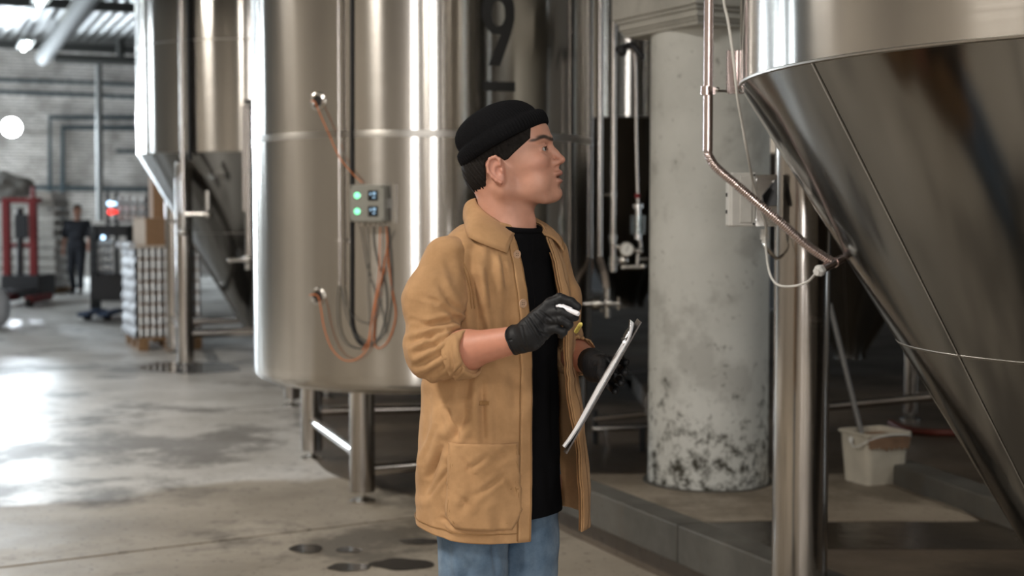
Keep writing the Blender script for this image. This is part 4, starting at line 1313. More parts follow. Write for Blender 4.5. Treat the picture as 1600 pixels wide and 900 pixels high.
# wall clutter along far wall: low shelf with dark boxes
sh = thing('storage_rack', 'black rack of pale tubs beyond the pallet truck by the far wall', 'rack', Vector((P(198, 400, 27).x, 27.3, 0)))
a = P(168, 300, 27); b_ = P(232, 300, 27)
for x in (a.x, b_.x):
    for dy in (0, 0.6):
        build('upright', MB().box((x, 27 + dy, a.z / 2), (0.06, 0.06, a.z)), M['darkmetal'], sh, smooth=False)
for y in (318, 332, 346, 380):
    z = P(170, y, 27).z
    build('shelf', MB().box(((a.x + b_.x) / 2, 27.3, z), (b_.x - a.x, 0.6, 0.03)), M['darkmetal'], sh, smooth=False)
k = 0
LB = ['left', 'second from left', 'third from left', 'right']
RW = {316: 'top', 330: 'middle', 344: 'bottom'}
for y in (316, 330, 344):
    for j, x in enumerate((184, 196, 208, 220)):
        q = P(x, y, 26.95)
        tb = build('tub', MB().lathe([(0.0, 0), (0.05, 0), (0.058, 0.09), (0.062, 0.09), (0.062, 0.105), (0.0, 0.105)], (q.x, 27.15, q.z - 0.0), 14), M['tape'], None, smooth=False)
        tag(tb, '%s white tub on the %s shelf of the black rack' % (LB[j], RW[y]), 'tub', 'white tubs on the black rack')
q = P(173, 331, 26.6)
tag(build('signal_lamp', MB().ball(q, 0.055).cyl(q + Vector((0, 0.03, 0)), q + Vector((0, 0.42, 0)), 0.025), M['redled']), 'small glowing red lamp beside the tub rack', 'lamp')
q = P(171, 318, 26.6)
tag(build('signal_lamp', MB().ball(q, 0.045).cyl(q + Vector((0, 0.03, 0)), q + Vector((0, 0.42, 0)), 0.025), M['blueled']), 'small glowing blue lamp just above the red one', 'lamp')

# black pallet truck carrying cans
PY = 21.5
pt = thing('pallet_truck', 'black framed pallet truck with blue forks beside the cartons', 'pallet truck', Vector((P(170, 490, PY).x, PY, 0)))
fbox('top_frame', 140, 352, 202, 369, PY, 0.5, M['darkmetal'], pt, 0.02)
fbox('side_frame', 196, 352, 202, 488, PY, 0.5, M['darkmetal'], pt)
fbox('side_frame', 139, 360, 144, 488, PY, 0.5, M['darkmetal'], pt)
fbox('centre_post', 178, 369, 183, 435, PY, 0.1, M['darkmetal'], pt)
fbox('battery_case', 143, 428, 198, 470, PY, 0.5, M['darkmetal'], pt, 0.02)
for x in (155, 185):
    a = P(x, 480, PY)
    build('fork', MB().bbox((a.x, PY - 0.35, 0.10), (0.16, 1.0, 0.06), None, 0.01), simple('blue_fork', (0.03, 0.06, 0.13), 0.5), pt, smooth=False)
    build('wheel', MB().cyl((a.x - 0.05, PY - 0.6, 0.06), (a.x + 0.05, PY - 0.6, 0.06), 0.06, n=16), M['black'], pt)
build('tiller', MB().cyl(P(150, 430, PY - 0.1), P(148, 352, PY - 0.4), 0.025, n=10), M['darkmetal'], pt)
build('work_lamp', MB().ball(P(161, 371, PY - 0.05), 0.03), M['blueled'], pt)
sc = thing('can_crate', 'wrapped block of silver cans carried in the black pallet truck', 'cans', P(161, 428, PY + 0.2))
for r in range(4):
    for cidx in range(5):
        q = P(149 + cidx * 6.2, 426 - r * 13, PY + 0.12)
        build('can', MB().lathe([(0.0, 0), (0.024, 0), (0.03, 0.01), (0.03, 0.10), (0.024, 0.115), (0.0, 0.115)], q, 10), M['can'], sc)

# pallets of cans
can_mesh = None


def can_obj(parent, p):
    global can_mesh
    if can_mesh is None:
        m = MB().lathe([(0.0, 0.0), (0.024, 0.0), (0.0325, 0.008), (0.0325, 0.098), (0.027, 0.112), (0.027, 0.116), (0.0, 0.116)], (0, 0, 0), 12)
        o = build('can', m, M['can'], None)
        can_mesh = o.data
        o.parent = parent; o.location = Vector(p) - OFF[parent.name]
        return
    o = bpy.data.objects.new('can', can_mesh)
    COL.objects.link(o); o.parent = parent
    o.location = Vector(p) - OFF[parent.name]


def can_pallet(label, corner, dx, dy, nx, ny, nz, film=True):
    """corner: near left floor corner; dx along the front, dy going back"""
    t = thing('can_pallet', label, 'pallet', corner)
    W = nx * 0.072; D = ny * 0.072
    z0 = 0.145
    for k in range(5):
        c = corner + dx * (W / 2) + dy * (0.05 + (D - 0.1) * k / 4)
        build('deck_board', MB().box(c + UP * 0.133, (W, 0.11, 0.022), (dx, dy, UP)), M['wood'], t, smooth=False)
    for k in range(3):
        for j in range(3):
            c = corner + dx * (0.06 + (W - 0.12) * k / 2) + dy * (0.06 + (D - 0.12) * j / 2)
            build('block', MB().box(c + UP * 0.07, (0.12, 0.12, 0.10), (dx, dy, UP)), M['wood'], t, smooth=False)
        c = corner + dx * (0.06 + (W - 0.12) * k / 2) + dy * (D / 2)
        build('base_board', MB().box(c + UP * 0.011, (0.1, D, 0.022), (dx, dy, UP)), M['wood'], t, smooth=False)
    h = 0.128
    for l in range(nz):
        for i in range(nx):
            can_obj(t, corner + dx * (0.036 + 0.072 * i) + dy * 0.036 + UP * (z0 + 0.006 + l * h))
        for j in range(1, ny):
            can_obj(t, corner + dx * 0.036 + dy * (0.036 + 0.072 * j) + UP * (z0 + 0.006 + l * h))
        build('layer_sheet', MB().box(corner + dx * (W / 2) + dy * (D / 2) + UP * (z0 + l * h), (W, D, 0.006), (dx, dy, UP)), M['cardboard'], t, smooth=False)
    build('inner_cans', MB().box(corner + dx * (W / 2 + 0.04) + dy * (D / 2 + 0.04) + UP * (z0 + nz * h / 2), (W - 0.16, D - 0.16, nz * h - 0.01), (dx, dy, UP)), M['darkmetal'], t, smooth=False, kind='stuff')
    zt = z0 + nz * h
    build('top_sheet', MB().box(corner + dx * (W / 2) + dy * (D / 2) + UP * (zt + 0.012), (W + 0.03, D + 0.03, 0.024), (dx, dy, UP)), M['boxend'], t, smooth=False)
    if film:
        # crinkled stretch wrap bunched along the left face
        rows = []
        for i in range(40):
            r = []
            for j in range(18):
                z = z0 + (zt + 0.05 - z0) * i / 39
                p = corner - dx * (0.012 + 0.022 * abs(math.sin(z * 24 + 0.6 * mnoise.noise(Vector((z * 3, j, 0))))) + 0.02 * mnoise.noise(Vector((z * 9, j * 0.5, 2)))) + dy * (D * j / 17) + UP * z
                r.append(p)
            rows.append(r)
        build('stretch_film', MB().sheet(rows, 0.002), M['film'], t)
        m = MB()
        m.tube(spline([corner - dx * 0.05 + dy * (D * k / 8) + UP * (zt + 0.02 + 0.03 * mnoise.noise(Vector((k, 4, 4)))) for k in range(9)] + [], 4), [0.045 + 0.02 * mnoise.noise(Vector((k * 0.7, 2, 1))) for k in range(33)], 10)
        build('film_bunch', m, M['film'], t)
    return t, zt


pxd = Vector((0.92, 0.39, 0)).normalized(); pyd = Vector((-0.39, 0.92, 0)).normalized()
c0 = PZ(216, 549, 0.0)
_, zt = can_pallet('shrink-wrapped pallet of silver cans with a carton on top, left of the tank legs', c0, pxd, pyd, 10, 14, 8)
c1 = Vector((c0.x, c0.y, 0)) + pxd * 0.85 + pyd * 0.05 + Vector((0.2, 1.9, 0))
can_pallet('pallet of silver cans seen behind the legs and cone of the far conical tank', c1, pxd, pyd, 15, 5, 9, film=False)


def carton(label, c, sx, sy, sz, dx, dy, tape=True, endm=True):
    t = thing('cardboard_box', label, 'box', c)
    cc_ = Vector(c) + UP * (sz / 2)
    build('carton', MB().bbox(cc_, (sx, sy, sz), (dx, dy, UP), 0.004), M['cardboard'], t, smooth=False)
    if endm:
        build('end_label', MB().box(cc_ - dx * (sx / 2 + 0.001), (0.002, sy - 0.01, sz - 0.01), (dx, dy, UP)), M['boxend'], t, smooth=False, label='pale sheet covering the left end')
    if tape:
        build('tape', MB().box(cc_ + UP * (sz / 2 + 0.001), (sx + 0.004, 0.06, 0.002), (dx, dy, UP)).box(cc_ + dx * (sx / 2 - 0.07) - dy * (sy / 2 + 0.001) + UP * (sz / 2 - 0.05), (0.08, 0.002, 0.10), (dx, dy, UP)), M['tape'], t, smooth=False)
    return t


ztop = zt + 0.025
cb0 = Vector((c0.x, c0.y, 0)) + pxd * 0.24 + pyd * 0.30 + UP * ztop
carton('cardboard box with pale end lying on the wrapped pallet of cans', cb0, 0.36, 0.34, 0.31, Vector((0.78, 0.626, 0)), Vector((-0.626, 0.78, 0)))
cb1 = Vector((c0.x, c0.y, 0)) + pxd * 0.44 + pyd * 0.78 + UP * ztop
carton('tall brown cardboard box standing behind the pale-ended box on the pallet', cb1, 0.32, 0.30, 0.80, pxd, pyd, tape=False, endm=False)

# ================================================================== PEOPLE: implicit surfaces -> one continuous mesh
def surface_nets(F, o, h):
    nx, ny, nz = F.shape
    S = F < 0
    c = np.zeros((nx - 1, ny - 1, nz - 1), np.int8)
    for i in (0, 1):
        for j in (0, 1):
            for k in (0, 1):
                c += S[i:nx - 1 + i, j:ny - 1 + j, k:nz - 1 + k]
    act = (c > 0) & (c < 8)
    ids = -np.ones(act.shape, np.int64)
    I, J, K = np.nonzero(act)
    ids[I, J, K] = np.arange(len(I))
    acc = np.zeros((len(I), 3)); cnt = np.zeros(len(I))
    for ax in range(3):
        for a in (0, 1):
            for b in (0, 1):
                off0 = [0, 0, 0]; o2 = [q for q in range(3) if q != ax]
                off0[o2[0]] = a; off0[o2[1]] = b
                off1 = list(off0); off1[ax] = 1
                f0 = F[I + off0[0], J + off0[1], K + off0[2]]; f1 = F[I + off1[0], J + off1[1], K + off1[2]]
                m_ = (f0 < 0) != (f1 < 0)
                t = np.where(m_, f0 / np.where(m_, f0 - f1, 1), 0)
                p = np.zeros((len(I), 3))
                for q in range(3): p[:, q] = off0[q]
                p[:, ax] = t
                acc[m_] += p[m_]; cnt[m_] += 1
    acc /= cnt[:, None]
    V = (np.stack([I, J, K], 1) + acc) * h + np.array(o)
    faces = []
    for ax in range(3):
        sl0 = [slice(1, None)] * 3; sl1 = [slice(1, None)] * 3
        sl0[ax] = slice(0, -1); sl1[ax] = slice(1, None)
        A = S[tuple(sl0)]; B = S[tuple(sl1)]
        # limit to interior edges
        d = A != B
        i, j, k = np.nonzero(d)
        p = [i, j, k]
        for q in range(3):
            if q != ax: p[q] = p[q] + 1
        i, j, k = p
        mx = [act.shape[0], act.shape[1], act.shape[2]]
        ok = np.ones(len(i), bool)
        o2 = [q for q in range(3) if q != ax]
        for q in o2: ok &= (p[q] < mx[q])
        i, j, k = i[ok], j[ok], k[ok]
        base = [i, j, k]
        def cid(du, dv):
            r = [b.copy() for b in base]
            r[o2[0]] = r[o2[0]] - du; r[o2[1]] = r[o2[1]] - dv
            return ids[r[0], r[1], r[2]]
        q = np.stack([cid(0, 0), cid(1, 0), cid(1, 1), cid(0, 1)], 1)
        inside = S[i, j, k]
        flip = inside if ax != 1 else ~inside
        q[~flip] = q[~flip][:, ::-1]
        faces.append(q[(q >= 0).all(1)])
    return V, np.concatenate(faces)


class Grid:
    def __init__(s, lo, hi, h):
        s.lo = np.array(lo, float); s.h = h
        n = np.ceil((np.array(hi) - s.lo) / h).astype(int) + 1
        s.X, s.Y, s.Z = np.meshgrid(*[s.lo[i] + h * np.arange(n[i]) for i in range(3)], indexing='ij')


def smin(a, b, k):
    h_ = np.clip(0.5 + 0.5 * (b - a) / k, 0, 1)
    return b + (a - b) * h_ - k * h_ * (1 - h_)


def smax(a, b, k):
    return -smin(-a, -b, k)


def ell(g, c, r):
    x = (g.X - c[0]); y = (g.Y - c[1]); z = (g.Z - c[2])
    k0 = np.sqrt((x / r[0]) ** 2 + (y / r[1]) ** 2 + (z / r[2]) ** 2)
    k1 = np.sqrt((x / r[0] ** 2) ** 2 + (y / r[1] ** 2) ** 2 + (z / r[2] ** 2) ** 2) + 1e-9
    return k0 * (k0 - 1) / k1


def cap(g, a, b, ra, rb=None, flat=None):
    rb = ra if rb is None else rb
    a = np.array(a, float); b = np.array(b, float)
    d = b - a; L2 = (d ** 2).sum() + 1e-12
    px = g.X - a[0]; py = g.Y - a[1]; pz = g.Z - a[2]
    t = np.clip((px * d[0] + py * d[1] + pz * d[2]) / L2, 0, 1)
    qx = px - t * d[0]; qy = py - t * d[1]; qz = pz - t * d[2]
    if flat is not None:      # flatten along a direction
        n, f = flat
        s_ = qx * n[0] + qy * n[1] + qz * n[2]
        qx = qx + n[0] * s_ * (f - 1); qy = qy + n[1] * s_ * (f - 1); qz = qz + n[2] * s_ * (f - 1)
    return np.sqrt(qx ** 2 + qy ** 2 + qz ** 2) - (ra + (rb - ra) * t)


def poly_sd(X, Z, pts):
    """signed distance to a polygon in the x-z plane (negative inside)"""
    n = len(pts)
    d = np.full(X.shape, 1e9); s_ = np.ones(X.shape)
    for i in range(n):
        ax_, az_ = pts[i]; bx_, bz_ = pts[i - 1]
        ex, ez = bx_ - ax_, bz_ - az_
        wx, wz = X - ax_, Z - az_
        t = np.clip((wx * ex + wz * ez) / (ex * ex + ez * ez), 0, 1)
        dx, dz = wx - ex * t, wz - ez * t
        d = np.minimum(d, dx * dx + dz * dz)
        c1 = Z >= az_; c2 = Z < bz_; c3 = ex * wz > ez * wx
        f = (c1 & c2 & c3) | (~c1 & ~c2 & ~c3)
        s_ = np.where(f, -s_, s_)
    return s_ * np.sqrt(d)


def vnoise(p, s, seed=0.0):
    return np.array([mnoise.noise(Vector((q[0] * s + seed, q[1] * s, q[2] * s + seed * 0.7))) for q in p])


def np_mesh(name, V, F, mat, parent=None, col=None, smooth=True, label=None):
    me = bpy.data.meshes.new(name)
    off = OFF.get(parent.name, Vector((0, 0, 0))) if parent else Vector((0, 0, 0))
    V2 = V - np.array(off)
    me.from_pydata(V2.tolist(), [], [tuple(f) for f in F.tolist()])
    me.materials.append(mat)
    if smooth: me.polygons.foreach_set('use_smooth', [True] * len(me.polygons))
    if col is not None:
        at = me.color_attributes.new('Col', 'FLOAT_COLOR', 'POINT')
        c4 = np.ones((len(V), 4)); c4[:, :3] = col
        at.data.foreach_set('color', c4.ravel())
    o = bpy.data.objects.new(name, me)
    COL.objects.link(o)
    if parent: o.parent = parent
    OFF[o.name] = off
    if label: o['label'] = label
    me.update()
    return o


def skin_mat():
    m, nt, b, N, L = new_mat('skin')
    at = N.new('ShaderNodeAttribute'); at.attribute_name = 'Col'
    tc = N.new('ShaderNodeTexCoord')
    nz = N.new('ShaderNodeTexNoise'); nz.inputs['Scale'].default_value = 60; nz.inputs['Detail'].default_value = 5
    L.new(tc.outputs['Object'], nz.inputs['Vector'])
    mr = N.new('ShaderNodeMapRange'); mr.inputs['To Min'].default_value = 0.88; mr.inputs['To Max'].default_value = 1.1
    L.new(nz.outputs['Fac'], mr.inputs['Value'])
    sc = N.new('ShaderNodeVectorMath'); sc.operation = 'SCALE'; L.new(at.outputs['Color'], sc.inputs[0]); L.new(mr.outputs[0], sc.inputs['Scale'])
    L.new(sc.outputs[0], b.inputs['Base Color'])
    b.inputs['Roughness'].default_value = 0.52
    b.inputs['Subsurface Weight'].default_value = 0.12
    b.inputs['Subsurface Radius'].default_value = (1.0, 0.35, 0.2)
    b.inputs['Subsurface Scale'].default_value = 0.008
    bp = N.new('ShaderNodeBump'); bp.inputs['Strength'].default_value = 0.15; bp.inputs['Distance'].default_value = 0.001
    n2 = N.new('ShaderNodeTexNoise'); n2.inputs['Scale'].default_value = 500
    L.new(tc.outputs['Object'], n2.inputs['Vector']); L.new(n2.outputs['Fac'], bp.inputs['Height']); L.new(bp.outputs[0], b.inputs['Normal'])
    return m


M['skin'] = skin_mat()
M['hair'] = simple('black_hair', (0.012, 0.010, 0.009), 0.8, noise_amt=0.3, scale=120, bump=0.6, bscale=300, spec=0.15)
M['knit'] = fabric('black_knit', (0.008, 0.008, 0.009), weave=700, rough=0.98, sheen=0.0, spec=0.04)
M['jacket'] = fabric('tan_canvas', (0.405, 0.232, 0.110), (0.53, 0.315, 0.158), weave=3000, nscale=9, bump=0.35, sheen=0.05)
M['jacket_in'] = fabric('tan_canvas_inside', (0.27, 0.14, 0.06), weave=3000)
M['stitch'] = simple('tan_thread', (0.30, 0.165, 0.065), 0.9)
M['shirt'] = fabric('black_cotton', (0.006, 0.006, 0.007), weave=2500, sheen=0.0, spec=0.06)
M['jeans'] = fabric('blue_denim', (0.055, 0.105, 0.18), (0.21, 0.30, 0.41), weave=2600, nscale=9, bump=0.5)
M['jeans_dk'] = fabric('blue_denim_seam', (0.04, 0.075, 0.13), weave=2600)
M['glove'] = simple('black_nitrile', (0.007, 0.0075, 0.009), 0.58, noise_amt=0.1, bump=0.4, bscale=70, spec=0.35)
M['button'] = simple('horn_button', (0.50, 0.33, 0.22), 0.35)
M['eye_white'] = simple('eye_white', (0.38, 0.34, 0.32), 0.3, noise_amt=0.02)
M['iris'] = simple('dark_iris', (0.018, 0.010, 0.007), 0.15)
M['sole'] = simple('shoe_sole', (0.35, 0.33, 0.30), 0.7)
M['shoe'] = simple('black_shoe', (0.02, 0.02, 0.02), 0.5)

# ---------------------------------------------------------------- main figure frame
YAW = math.radians(45)
FW = Vector((math.sin(YAW), -math.cos(YAW), 0))        # chest direction
LF = Vector((math.cos(YAW), math.sin(YAW), 0))         # his left
TC = P(779, 600, 3.40); TC = Vector((TC.x, TC.y, 0))   # torso axis
man = thing('person', 'man in black beanie, tan jacket and black gloves, looking up at the tanks', 'person', (TC.x, TC.y, 0))

# head frame
HO = P(790, 270, 3.36)
hy = math.radians(78); hp_ = math.radians(10)
hf0 = Vector((math.sin(hy), -math.cos(hy), 0))
HFv = (hf0 * math.cos(hp_) + UP * math.sin(hp_)).normalized()
HLv = UP.cross(hf0).normalized()
HUv = HFv.cross(HLv).normalized()
HM = np.array([HFv, HLv, HUv])           # rows


def h2w(V):
    return V @ HM + np.array(HO)


def w2h(p):
    return HM @ (np.array(p) - np.array(HO))


def head_sdf(g, full=True):
    d = ell(g, (0.012, 0, 0.052), (0.097, 0.075, 0.090))
    d = smin(d, ell(g, (-0.030, 0, 0.012), (0.064, 0.062, 0.062)), 0.03)
    d = smin(d, ell(g, (0.052, 0, 0.010), (0.066, 0.060, 0.090)), 0.03)
    # cheekbones
    for s in (-1, 1):
        d = smin(d, ell(g, (0.082, s * 0.042, 0.006), (0.028, 0.020, 0.020)), 0.022)
        # jaw line
        d = smin(d, cap(g, (0.008, s * 0.052, -0.040), (0.084, s * 0.026, -0.074), 0.016, 0.015), 0.024)
        d = smin(d, cap(g, (0.006, s * 0.060, 0.0), (0.006, s * 0.054, -0.040), 0.015), 0.02)
        d = smin(d, ell(g, (0.075, s * 0.038, -0.040), (0.032, 0.022, 0.030)), 0.02)
    # chin and muzzle
    d = smin(d, ell(g, (0.101, 0, -0.069), (0.024, 0.025, 0.020)), 0.018)
    d = smin(d, ell(g, (0.094, 0, -0.036), (0.030, 0.034, 0.034)), 0.018)
    # forehead, brow
    d = smin(d, ell(g, (0.075, 0, 0.080), (0.043, 0.056, 0.040)), 0.02)
    for s in (-1, 1):
        d = smin(d, cap(g, (0.113, s * 0.012, 0.058), (0.092, s * 0.046, 0.062), 0.0095, 0.009), 0.012)
        # eye socket
        d = smax(d, -ell(g, (0.121, s * 0.031, 0.037), (0.022, 0.019, 0.0125)), 0.012)
    if not full: return d
    for s in (-1, 1):
        # eyelids
        d = smin(d, ell(g, (0.0975, s * 0.031, 0.036), (0.0145, 0.0165, 0.0135)), 0.004)
        lid = cap(g, (0.101, s * 0.0445, 0.034), (0.110, s * 0.031, 0.0425), 0.0042, 0.0048)
        lid = np.minimum(lid, cap(g, (0.110, s * 0.031, 0.0425), (0.109, s * 0.018, 0.036), 0.0048, 0.003))
        d = smin(d, lid, 0.004)
        low = cap(g, (0.101, s * 0.0445, 0.033), (0.1065, s * 0.031, 0.0275), 0.003, 0.0034)
        low = np.minimum(low, cap(g, (0.1065, s * 0.031, 0.0275), (0.109, s * 0.019, 0.034), 0.0034, 0.0025))
        d = smin(d, low, 0.005)
        # slit where the eyeball shows
        d = smax(d, -ell(g, (0.1105, s * 0.0325, 0.035), (0.0125, 0.0142, 0.0049)), 0.002)
    # nose
    d = smin(d, cap(g, (0.110, 0, 0.047), (0.1245, 0, 0.024), 0.0080, 0.0078), 0.010)
    d = smin(d, cap(g, (0.1235, 0, 0.026), (0.1365, 0, 0.0060), 0.0070, 0.0092), 0.007)
    for s in (-1, 1):
        d = smin(d, ell(g, (0.1230, s * 0.0125, 0.001), (0.0120, 0.0066, 0.0072)), 0.009)
        d = smax(d, -ell(g, (0.1265, s * 0.0075, -0.0085), (0.0065, 0.0035, 0.0045)), 0.002)
    d = smin(d, cap(g, (0.125, 0, -0.002), (0.119, 0, -0.012), 0.006, 0.008), 0.006)
    # lips, slightly parted
    up = ell(g, (0.1200, 0, -0.0245), (0.0135, 0.0225, 0.0062))
    up = smin(up, ell(g, (0.1240, 0, -0.0215), (0.0085, 0.009, 0.0055)), 0.006)
    d = smin(d, up, 0.005)
    d = smin(d, ell(g, (0.1180, 0, -0.0430), (0.0130, 0.0195, 0.0068)), 0.005)
    d = smax(d, -ell(g, (0.130, 0, -0.0325), (0.022, 0.0155, 0.0021)), 0.003)
    d = smax(d, -cap(g, (0.112, 0.024, -0.034), (0.122, 0, -0.033), 0.0013), 0.003)
    d = smax(d, -cap(g, (0.112, -0.024, -0.034), (0.122, 0, -0.033), 0.0013), 0.003)
    d = smax(d, -ell(g, (0.131, 0, -0.0545), (0.010, 0.018, 0.0055)), 0.008)
    # ears
    for s in (-1, 1):
        e = ell(g, (-0.004, s * 0.078, 0.006), (0.0195, 0.0075, 0.031))
        e = smin(e, ell(g, (0.002, s * 0.077, -0.019), (0.011, 0.006, 0.014)), 0.008)
        rim = []
        pth = [(0.008, 0.014), (0.009, 0.026), (0.000, 0.0345), (-0.013, 0.032), (-0.0215, 0.019), (-0.021, 0.003), (-0.014, -0.010), (-0.006, -0.019), (0.003, -0.026)]
        for a, b in zip(pth[:-1], pth[1:]):
            e = smin(e, cap(g, (a[0], s * 0.0845, a[1]), (b[0], s * 0.0845, b[1]), 0.0040), 0.003)
        e = smax(e, -ell(g, (0.001, s * 0.0885, 0.002), (0.0085, 0.0085, 0.0115)), 0.003)
        e = smax(e, -cap(g, (-0.008, s * 0.0885, 0.022), (-0.013, s * 0.0885, 0.006), 0.0042), 0.003)
        e = smin(e, ell(g, (0.0105, s * 0.081, 0.001), (0.0045, 0.006, 0.007)), 0.003)
        d = smin(d, e, 0.006)
    return d


neck_top = (-0.022, 0.0, -0.020)
nb = P(795, 378, 3.37)
nbh = w2h(nb)
nb2 = w2h(P(797, 420, 3.40))
g = Grid((-0.13, -0.105, -0.30), (0.16, 0.105, 0.16), 0.0021)
d = head_sdf(g)
nk = cap(g, neck_top, nbh, 0.054, 0.060)
nk = smin(nk, cap(g, (0.020, 0, -0.060), (nbh[0] + 0.022, nbh[1], nbh[2] + 0.02), 0.036, 0.040), 0.03)
# sternomastoid ridges and larynx
for s in (-1, 1):
    nk = smin(nk, cap(g, (-0.012, s * 0.052, -0.035), (nbh[0] + 0.040, nbh[1] + s * 0.014, nbh[2] + 0.005), 0.012, 0.010), 0.016)
nk = smin(nk, ell(g, (0.040, 0, -0.122), (0.010, 0.010, 0.014)), 0.014)
nk = smin(nk, cap(g, nbh, nb2, 0.058, 0.070), 0.03)
d = smin(d, nk, 0.022)
Vh, Fh = surface_nets(d, g.lo, g.h)


def gauss(V, c, r):
    c = np.array(c); r = np.array(r)
    return np.exp(-(((V - c) / r) ** 2).sum(1))


SK = np.array([0.53, 0.27, 0.19])
col = np.tile(SK, (len(Vh), 1))


def tint(V, col, w_, c):
    w_ = np.clip(w_, 0, 1)[:, None]
    return col * (1 - w_) + np.array(c) * w_


col = tint(Vh, col, 0.35 * (gauss(Vh, (0.09, -0.045, 0.0), (0.03, 0.03, 0.022)) + gauss(Vh, (0.09, 0.045, 0.0), (0.03, 0.03, 0.022))), (0.52, 0.21, 0.15))
col = tint(Vh, col, 0.45 * gauss(Vh, (0.138, 0, 0.004), (0.014, 0.02, 0.012)), (0.50, 0.20, 0.14))
col = tint(Vh, col, 0.4 * (np.abs(Vh[:, 1]) > 0.076) * gauss(Vh, (-0.005, 0, 0.0), (0.04, 10, 0.05)), (0.50, 0.20, 0.15))
col = tint(Vh, col, 0.22 * gauss(Vh, (0.09, 0, -0.065), (0.06, 0.06, 0.03)), (0.30, 0.19, 0.14))
lipw = gauss(Vh, (0.131, 0, -0.0245), (0.012, 0.019, 0.0060)) + gauss(Vh, (0.129, 0, -0.0430), (0.012, 0.016, 0.0062))
col = tint(Vh, col, 0.9 * lipw, (0.33, 0.125, 0.105))
col = tint(Vh, col, 1.3 * gauss(Vh, (0.120, 0, -0.0330), (0.014, 0.017, 0.0022)), (0.06, 0.02, 0.018))
for s in (-1, 1):
    col = tint(Vh, col, 0.5 * gauss(Vh, (0.108, s * 0.031, 0.036), (0.02, 0.017, 0.009)), (0.28, 0.14, 0.10))
    # lash line
    for a, b in (((0.103, 0.0455, 0.0335), (0.1115, 0.031, 0.0400)), ((0.1115, 0.031, 0.0400), (0.110, 0.018, 0.0345))):
        a = np.array(a) * (1, s, 1); b = np.array(b) * (1, s, 1)
        t = np.clip(((Vh - a) @ (b - a)) / ((b - a) @ (b - a)), 0, 1)
        dd = np.linalg.norm(Vh - (a + t[:, None] * (b - a)), axis=1)
        col = tint(Vh, col, np.exp(-(dd / 0.0026) ** 2), (0.015, 0.01, 0.008))
    # eyebrows
    for a, b, wd in (((0.121, 0.013, 0.0570), (0.109, 0.036, 0.0635), 0.0048), ((0.109, 0.036, 0.0635), (0.090, 0.052, 0.0580), 0.0037)):
        a = np.array(a) * (1, s, 1); b = np.array(b) * (1, s, 1)
        t = np.clip(((Vh - a) @ (b - a)) / ((b - a) @ (b - a)), 0, 1)
        q = Vh - (a + t[:, None] * (b - a))
        dd = np.sqrt((q[:, 0] * 0.3) ** 2 + (q[:, 1] * 0.15) ** 2 + q[:, 2] ** 2)
        col = tint(Vh, col, 0.95 * np.exp(-(dd / wd) ** 4), (0.025, 0.016, 0.012))
Vw = h2w(Vh)

# ---- lower body (under the clothes) and the bare forearms, same mesh
SR = P(688, 398, 3.27); SL = P(858, 400, 3.53)
ER = P(672, 560, 3.20); WR = P(822, 527, 3.075)
EL = P(876, 546, 3.60); WL = P(926, 566, 3.36)


def v3(p): return tuple(p)


lo = np.array([TC.x - 0.36, 2.90, 0.62]); hi = np.array([TC.x + 0.36, 3.85, 1.52])
g = Grid(lo, hi, 0.0075)
ch = Vector((TC.x, TC.y, 0))
tor = None
for z, a, b in ((0.85, 0.12, 0.09), (1.0, 0.105, 0.08), (1.15, 0.11, 0.085), (1.28, 0.12, 0.09), (1.36, 0.11, 0.085)):
    q = cap(g, v3(ch - LF * (a - 0.07) + UP * z), v3(ch + LF * (a - 0.07) + UP * z), b * 0.95)
    tor = q if tor is None else smin(tor, q, 0.06)
for S_ in (SR, SL):
    tor = smin(tor, cap(g, v3(ch + UP * 1.42), v3(S_ - UP * 0.035), 0.050, 0.042), 0.03)
tor = smin(tor, cap(g, v3(SR - UP * 0.035), v3(ER), 0.040, 0.038), 0.02)
tor = smin(tor, cap(g, v3(SL - UP * 0.035), v3(EL), 0.040, 0.038), 0.02)
tor = smin(tor, cap(g, v3(ch + UP * 1.40), v3(nb - UP * 0.03), 0.06, 0.05), 0.03)
Vt, Ft = surface_nets(tor, g.lo, g.h)
arms_V = []; arms_F = []
for (E, W_, s) in ((ER, WR, 1), (EL, WL, 1)):
    lo = [min(E[i], W_[i]) - 0.07 for i in range(3)]; hi = [max(E[i], W_[i]) + 0.07 for i in range(3)]
    g = Grid(lo, hi, 0.004)
    mid = E + (W_ - E) * 0.38
    a_ = cap(g, v3(E), v3(mid), 0.043, 0.044)
    a_ = smin(a_, cap(g, v3(mid), v3(W_), 0.042, 0.027), 0.02)
    v_, f_ = surface_nets(a_, g.lo, g.h)
    arms_V.append(v_); arms_F.append(f_)
# legs
legs = []
HIPR = ch - LF * 0.085 + UP * 0.86; HIPL = ch + LF * 0.085 + UP * 0.86
KR = P(738, 1010, 3.34); KL = P(822, 1010, 3.46); AR_ = P(738, 1290, 3.34); AL_ = P(828, 1270, 3.50)
g = Grid((TC.x - 0.3, 3.1, 0.02), (TC.x + 0.32, 3.8, 0.95), 0.010)
lg_ = None
for Hh, K_, A_ in ((HIPR, KR, AR_), (HIPL, KL, AL_)):
    q = smin(cap(g, v3(Hh), v3(K_), 0.078, 0.052), cap(g, v3(K_), v3(A_), 0.05, 0.036), 0.02)
    lg_ = q if lg_ is None else smin(lg_, q, 0.03)
lg_ = smin(lg_, cap(g, v3(HIPR + UP * 0.0), v3(HIPL + UP * 0.0), 0.09), 0.04)
Vl, Fl = surface_nets(lg_, g.lo, g.h)
allV = [Vw, Vt] + arms_V + [Vl]; allF = [Fh, Ft] + arms_F + [Fl]
n0 = 0; FF = []; CC = []
